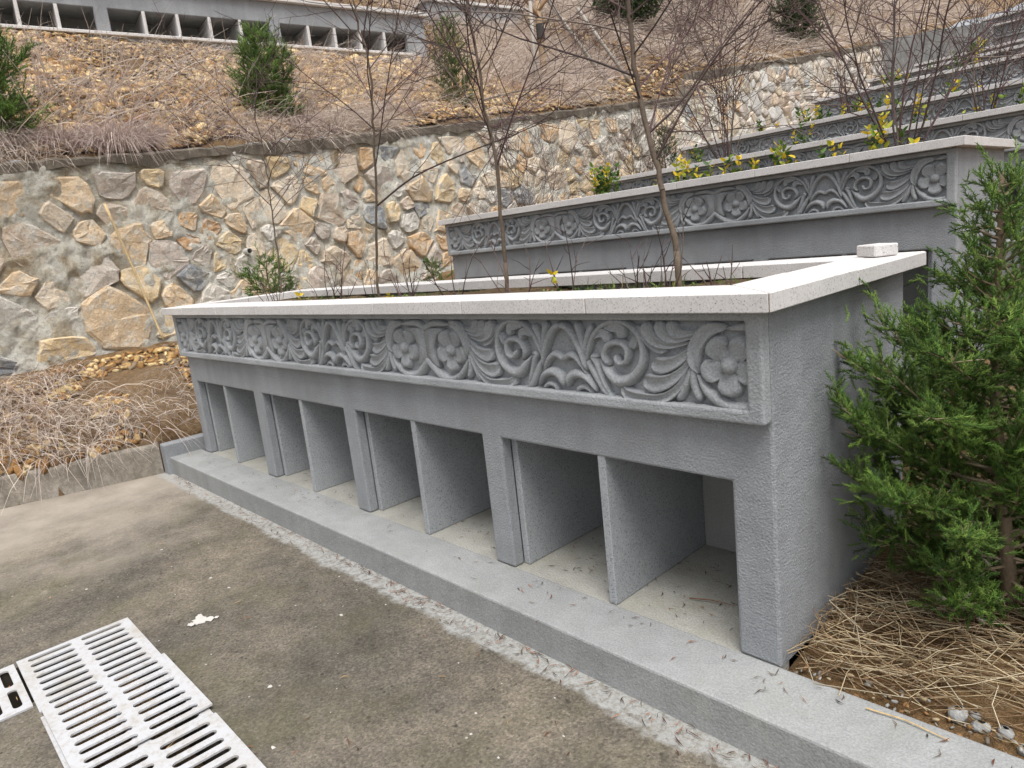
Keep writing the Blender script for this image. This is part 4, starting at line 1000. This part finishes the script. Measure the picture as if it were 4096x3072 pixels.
# round evergreen on the slope
t = thing('round_evergreen', 'dark rounded broadleaf evergreen high on the slope', 'shrub', (-8.6, 11.4, float(terr(-8.6, 11.4)) - .05))
mb = MB(); mb.tube([(0, 0, -.1), (.02, 0, .5)], [.05, .04], 6, BARK[1]); mb.build('trunk', M['bark'], t)
n = 5200; v = RNG.normal(0, 1, (n, 3)); v /= np.linalg.norm(v, axis=1, keepdims=True); rr = .68 * RNG.random(n) ** .28 * (1 + .13 * fbm(v[:, 0] * 2.2 + 4, v[:, 2] * 2.2, 3))
pos = v * rr[:, None] * np.array([1, 1, .95]) + np.array([0, 0, .72])
V_, F_, T_ = leaf_mesh(pos, v + RNG.normal(0, .7, (n, 3)), RNG.uniform(.05, .09, n), pick([S(44, 66, 36), S(58, 82, 44), S(36, 54, 32), S(86, 106, 62)], n), RNG)
link('foliage', mesh_np('foliage', V_, F_, T_), M['leaf'], t)

# pruned tree with three props
tp = Vector((-7.28, 7.19, float(terr(-7.28, 7.19)) - .05))
t = thing('pruned_tree', 'lopped tree with bare cut limbs on the slope, held by poles', 'tree', tp)
mb = MB(); mb.tube([(0, 0, 0), (.01, 0, .5), (0, .01, .95), (-.02, .02, 1.35)], [.06, .055, .05, .045], 8, S(150, 128, 104)); mb.build('trunk', M['bark'], t, smooth=True)
for P_, r_ in (([(0, 0, 1.2), (.06, .2, 1.42), (.1, .3, 1.75), (.1, .42, 2.1)], .035), ([(0, 0, 1.1), (-.05, -.15, 1.3), (-.05, -.3, 1.42), (-.02, -.45, 1.5)], .03), ([(-.02, .02, 1.3), (-.02, .05, 1.8), (0, .02, 2.2)], .03)):
    mb = MB(); mb.tube(P_, [r_ * (1 - .12 * k) for k in range(len(P_))], 7, S(158, 128, 98)); mb.build('limb', M['bark'], t, smooth=True)
mb = MB(); mb.tube([(.012, 0, .78), (.006, .005, 1.0)], [.068, .066], 10, S(62, 60, 58)); mb.build('wrapping', M['bark'], t)
for k, (a, b, l) in enumerate((((-7.15, 6.85), (-7.30, 7.05, 1.35), 'grey prop pole left of the lopped tree'), ((-6.95, 8.6), (-7.3, 7.3, 1.55), 'long grey prop pole slanting down right of the lopped tree'), ((-6.9, 9.2), (-7.55, 8.5, 1.5), 'rightmost grey pole leaning on the slope behind the right sapling'))):
    z0 = float(terr(*a)); mb = MB(); mb.tube([(0, 0, -.1), (b[0] - a[0], b[1] - a[1], tp.z + b[2] - z0)], [.032, .028], 8, S(158, 152, 144))
    tag(mb.build('prop_pole', M['bark'], loc=(*a, z0), smooth=True), l, 'pole', 'prop poles')

# spindle shrubs in the beds
SPN = [(-3.05, 3.25, 1.54, 18, .36, .35), (-2.5, 3.25, 1.54, 4, .22, .5), (-2.25, 3.2, 1.54, 3, .30, .9), (-2.1, 3.3, 1.54, 5, .20, .4), (-1.90, 3.2, 1.54, 4, .27, .7), (-1.68, 3.25, 1.54, 4, .24, .8), (-1.45, 3.3, 1.54, 7, .26, .5), (-1.08, 3.25, 1.54, 3, .22, .8), (-.88, 3.2, 1.54, 4, .40, .9), (-.72, 3.3, 1.54, 3, .2, .9),
       (-1.75, 6.1, 1.90, 4, .42, .8), (-2.6, 6.1, 1.90, 5, .35, .6), (-.67, 6.1, 1.90, 4, .3, .1), (-3.9, 6.1, 1.9, 5, .3, .5), (-1.2, 6.05, 1.9, 3, .25, .9),
       (-3.6, 8.8, 2.42, 9, .35, .25), (-3.1, 8.8, 2.42, 8, .3, .3), (-2.7, 8.8, 2.42, 6, .3, .4), (-1.83, 8.8, 2.42, 5, .3, .8), (-1.0, 8.8, 2.42, 6, .35, .7), (-4.4, 8.8, 2.42, 6, .3, .3),
       (-3.4, 11.6, 3.09, 9, .35, .2), (-2.4, 11.6, 3.09, 9, .4, .3), (-1.4, 11.6, 3.09, 9, .4, .35), (-.6, 11.6, 3.09, 9, .4, .35),
       (-3.0, 14.4, 3.64, 10, .45, .3), (-2.0, 14.4, 3.64, 10, .5, .3), (-1.0, 14.4, 3.64, 10, .5, .3), (-2.0, 17.2, 4.18, 12, .6, .25), (-1.0, 17.2, 4.18, 12, .6, .25)]
ORD = {1: 'second', 2: 'third', 3: 'fourth', 4: 'fifth', 5: 'sixth', 6: 'farthest'}
NTH = ['leftmost', 'second from left', 'third from left', 'fourth from left', 'fifth from left', 'sixth from left', 'seventh from left', 'eighth from left', 'ninth from left', 'tenth from left']
bed = {}
for s_ in SPN: bed.setdefault(min(range(7), key=lambda k: abs(P[k][1] + .45 - s_[1])), []).append(s_)
for b_, ls_ in bed.items():
    for k, (x_, y_, z_, n, h, yw) in enumerate(sorted(ls_)):
        look = 'bright yellow-leaved' if yw > .75 else ('yellow-and-green leaved' if yw > .3 else 'green leafy')
        spindle((x_, y_, z_), n, h, '%s spindle shrub, %s along the %s bed' % (look, NTH[k], ORD[b_]), 100 + int(abs(x_) * 31 + y_ * 7), yw, .048 if b_ < 3 else .06)
# near bed: weeds, dead stems
nb = 1500; x = RNG.uniform(-4.3, -.2, nb); y = RNG.uniform(.16, .86, nb); k = fbm(x * 2, y * 2, 2) > -.15; x, y = x[k], y[k]; n = len(x)
d = RNG.normal(0, .5, (n, 3)); d[:, 2] = 1
prt = [blades(np.stack([x, y, np.full(n, 1.035)], 1), d, RNG.uniform(.03, .09, n), RNG.uniform(.2, .6, n), np.full(n, .0028), pick([S(92, 118, 58), S(120, 140, 74), S(140, 130, 84), S(74, 96, 48)], n), ground=False, seg=2)]
pz = []; 
x = RNG.uniform(-4.3, -.2, 700); y = RNG.uniform(.16, .86, 700); v = RNG.normal(0, 1, (700, 3)); v[:, 2] = .6
prt2 = leaf_mesh(np.stack([x, y, np.full(700, 1.04)], 1), v, RNG.uniform(.008, .022, 700), pick([S(98, 126, 60), S(120, 146, 70), S(150, 116, 66), S(80, 104, 50)], 700), RNG)
F4 = prt[0][1]; tri = np.concatenate([F4[:, [0, 1, 2]], F4[:, [0, 2, 3]]])
stuff('weeds', [(prt[0][0], tri, prt[0][2]), prt2], M['leaf'], 'low green weeds on the soil of the nearest bed', 'weeds')
rr = random.Random(9)
DX = [-4.05, -3.75, -3.45, -3.1, -2.9, -2.35, -2.1, -1.9, -1.35, -1.15, -.98, -.78, -.55, -.42]
for k, x_ in enumerate(DX):
    y_ = rr.uniform(.3, .8)
    t = stem_shrub((x_, y_, 1.04), rr.randint(3, 6), rr.uniform(.2, .42), .55, ['dried-up leafless seedling, %s in the nearest bed' % (['leftmost', 'second from left', 'third from left', 'fourth from left', 'fifth from left', 'sixth from left', 'seventh from left', 'eighth from left', 'seventh from right', 'sixth from right', 'fifth from right', 'fourth from right', 'third from right', 'rightmost'][k] if k != 12 else 'second from right')][0], 200 + k, .0035, 1, .9, 'dried_seedling', 'dried seedlings in the nearest bed')
for k, (x_, z_, h) in enumerate(((-2.35, 1.04, .1), (-1.12, 1.04, .17), (-3.3, 1.04, .12))):
    spindle((x_, .42, z_), 1, h, ['tiny yellow spindle sprout left of the middle sapling', 'yellow spindle sprout between the middle and right saplings', 'yellow sprout left of the left sapling'][k], 300 + k, 1.0, .035)

# ------------------------------------------------------------------ drain grates
def grate_mesh():
    mb = MB(); X0, X1, Y0, Y1 = 0, .487, 0, .408; pit = .0585; sx0 = .0095; th = .007
    cells = [(sx0 + pit * i, sx0 + pit * (i + 1), a, b) for i in range(8) for a, b in ((.020, .201), (.207, .388))]
    def slot(cx, cy, hl, r_):
        P_ = [(cx + r_ * math.cos(a), cy + hl + r_ * math.sin(a)) for a in np.linspace(0, math.pi, 7)] + [(cx + r_ * math.cos(a), cy - hl + r_ * math.sin(a)) for a in np.linspace(math.pi, 2 * math.pi, 7)]
        return P_
    for a, b, c, d in cells:
        cx, cy = (a + b) / 2, (c + d) / 2; In = slot(cx, cy, .062, .0148)
        Out = []
        for k, (px, py) in enumerate(In):
            if k in (0, 13): Out.append((b, d if k == 0 else c))
            elif k in (6, 7): Out.append((a, d if k == 6 else c))
            else: Out.append((a + (b - a) * ((px - cx) / .0296 + .5), d if k < 7 else c))
        n = len(In); o = len(mb.v)
        mb.v += [(*p, 0) for p in Out] + [(*p, 0) for p in In] + [(*p, -th) for p in In]
        for r_ in range(2): mb.f += [(o + r_ * n + k, o + r_ * n + (k + 1) % n, o + (r_ + 1) * n + (k + 1) % n, o + (r_ + 1) * n + k) for k in range(n)]
    def q(a, b, c, d): mb.add([(a, c, 0), (b, c, 0), (b, d, 0), (a, d, 0)], [(0, 1, 2, 3)])
    q(X0, sx0, Y0, Y1); q(sx0 + 8 * pit, X1, Y0, Y1); q(sx0, sx0 + 8 * pit, Y0, .020); q(sx0, sx0 + 8 * pit, .201, .207); q(sx0, sx0 + 8 * pit, .388, Y1)
    R_ = [(X0, Y0), (X1, Y0), (X1, Y1), (X0, Y1)]
    for k in range(4): a, b = R_[k], R_[(k + 1) % 4]; mb.add([(*a, 0), (*b, 0), (*b, -th), (*a, -th)], [(3, 2, 1, 0)])
    return mb.mesh('drain_grate')
gm = grate_mesh(); gm.materials.append(M['plastic'])
for (x_, y_, z_, rz, l) in ((-2.407, -1.549, PZ + .0085, -.003, 'white plastic drain grate at the far end of the row'), (-1.915, -1.546, PZ + .0245, .004, 'middle white plastic drain grate, lying on another one'), (-1.885, -1.555, PZ + .0083, .0, 'white drain grate showing through the slots of the middle one'),
                            (-1.398, -1.548, PZ + .0085, -.004, 'nearest white drain grate, cut by the bottom edge'), (-1.99, -2.046, PZ + .0078, math.pi / 2, 'white drain grate set crosswise at the left picture edge'), (-.905, -1.55, PZ + .0225, .003, 'white drain grate next after the nearest one, outside the picture')):
    if 'outside' in l: continue
    o = link('drain_grate', gm, None, None, (x_, y_, z_)); o.rotation_euler = (0, 0, rz); tag(o, l, 'drain grate', 'drain grates over the channel')

# ------------------------------------------------------------------ small things on the ground
blk = MB().box(-.056, .056, -.045, .045, 0, .042).build('granite_block', M['granite'], None, loc=(-.075, .985, CAPH + .0015)); bevel(blk, .004); blk.rotation_euler = (0, 0, math.radians(-38)); tag(blk, 'small loose granite block lying on the coping of the nearest planter', 'stone block')
mb = MB(); C_ = catmull([(0, -.16, 1.18), (.0, -.05, .65), (.05, .02, .2), (.12, .05, -.05)], 12); mb.tube(C_, [.011 - .0002 * k + (.002 if k % 3 == 0 else 0) for k in range(12)], 7, S(196, 172, 132))
tag(mb.build('bamboo_cane', M['bark'], loc=(-6.02, .22, .82), smooth=True), 'pale bamboo cane leaning against the stone wall', 'cane')
def blob(cx, cy, r_, rn_, n=14):
    return [(cx + r_ * (1 + .35 * rn_.uniform(-1, 1)) * math.cos(a) * 1.25, cy + r_ * (1 + .35 * rn_.uniform(-1, 1)) * math.sin(a), PZ + .0032) for a in np.linspace(0, 2 * math.pi, n, endpoint=False)]
rr = random.Random(3); mb = MB()
for k in range(70):
    cx, cy = rr.uniform(-3.6, 1.2), rr.uniform(-1.6, -.36); r_ = rr.choice([.002, .0025, .003, .004, .007])
    if -2.45 < cx < -.8 and -1.6 < cy < -1.12: continue
    b = blob(cx, cy, r_, rr, 8); mb.add(b, [tuple(range(8))])
tag(mb.build('paint_specks', M['splash']), 'scattered white paint specks on the concrete', 'paint', kind='stuff')
mb = MB()
for dx, dy, r_ in ((0, 0, .026), (.03, .035, .020), (-.03, .01, .02), (-.055, .02, .008), (.05, .06, .009), (.012, -.035, .014)): b = blob(-2.10 + dx * .8, -.945 + dy, r_, rr, 16); mb.add([(p[0], p[1], PZ + .0035 + .0007 * len(mb.f)) for p in b], [tuple(range(16))])
tag(mb.build('paint_splash', M['splash']), 'largest white paint splash on the concrete, beyond the grates', 'paint')
# dead needles and leaf bits
def bits(n, xf, yf, zf, L0, L1, pal):
    x, y = xf, yf; az = RNG.uniform(0, 6.28, n); L = RNG.uniform(L0, L1, n); d = np.stack([np.cos(az), np.sin(az), RNG.normal(0, .12, n)], 1); sd = np.stack([-d[:, 1], d[:, 0], np.zeros(n)], 1)
    b = np.stack([x, y, zf], 1); c = b + sd * (RNG.normal(0, .12, n) * L)[:, None] + np.array([[0, 0, .002]]); w = RNG.uniform(.001, .0026, n)[:, None]
    V = np.stack([b - d * L[:, None] / 2, c - sd * w, c + sd * w, b + d * L[:, None] / 2], 1).reshape(-1, 3); V[:, 2] = np.maximum(V[:, 2], np.repeat(zf, 4) - .001)
    return V, (np.array([(0, 1, 2), (1, 3, 2)])[None] + (np.arange(n) * 4)[:, None, None]).reshape(-1, 3), np.repeat(pick(pal, n, .7, 1.2), 4, 0)
LP = [S(112, 66, 48), S(84, 56, 44), S(60, 48, 42), S(150, 98, 66), S(96, 78, 60)]
n1 = 430; x = RNG.uniform(-4.5, 1.0, n1); cl = fbm(x * 4, x * 0 + 1, 3); y = -.245 - np.abs(RNG.normal(0, .045, n1)) * (1 + cl * .4)
prt = [bits(n1, x, y, np.full(n1, PZ + .007), .018, .065, LP)]
n2 = 120; prt.append(bits(n2, RNG.uniform(-4.4, .9, n2), -.03 - np.abs(RNG.normal(0, .06, n2)), np.full(n2, .004), .015, .05, LP))
n3 = 520; prt.append(bits(n3, RNG.uniform(-4.4, -.15, n3), RNG.uniform(.06, .58, n3), np.full(n3, -.002), .01, .04, LP))
n4 = 90; prt.append(bits(n4, RNG.uniform(-3.5, 1, n4), RNG.uniform(-1.6, -.36, n4), np.full(n4, PZ + .004), .012, .06, LP + [S(170, 140, 100)]))
stuff('leaf_litter', prt, M['litter'], 'reddish dead needles and leaf crumbs on the ledge and paving', 'litter')
lm = mesh_np('dead_leaf', LV * np.array([1, 1, 2.4]) , LF, np.tile(np.array(S(84, 52, 42)), (7, 1))); lm.materials.append(M['litter'])
for x_, y_, s_, rz, l in ((-.20, .42, .06, .5, 'curled brown dead leaf at the back of the right-hand niche'), (-.17, .27, .055, 2.2, 'brown dead leaf in front of the other one in the right-hand niche')):
    o = link('dead_leaf', lm, None, None, (x_, y_, .006)); o.scale = (s_,) * 3; o.rotation_euler = (.3, .2, rz); tag(o, l, 'leaf', 'dead leaves in the niche')
mb = MB(); mb.tube([(-.07, -.02, 0), (0, .004, .004), (.08, .02, .002)], [.0022, .0018, .001], 5, S(120, 82, 58)); tag(mb.build('twig', M['bark'], loc=(-.35, .2, .003)), 'thin brown twig on the floor of the right-hand niche', 'twig')
mb = MB(); mb.tube([(-.09, 0, .004), (0, .01, .006), (.1, 0, .003)], [.0022, .002, .0014], 5, S(196, 170, 124)); tag(mb.build('straw_stalk', M['bark'], loc=(.34, -.045, .002)), 'single straw stalk lying across the ledge', 'straw')
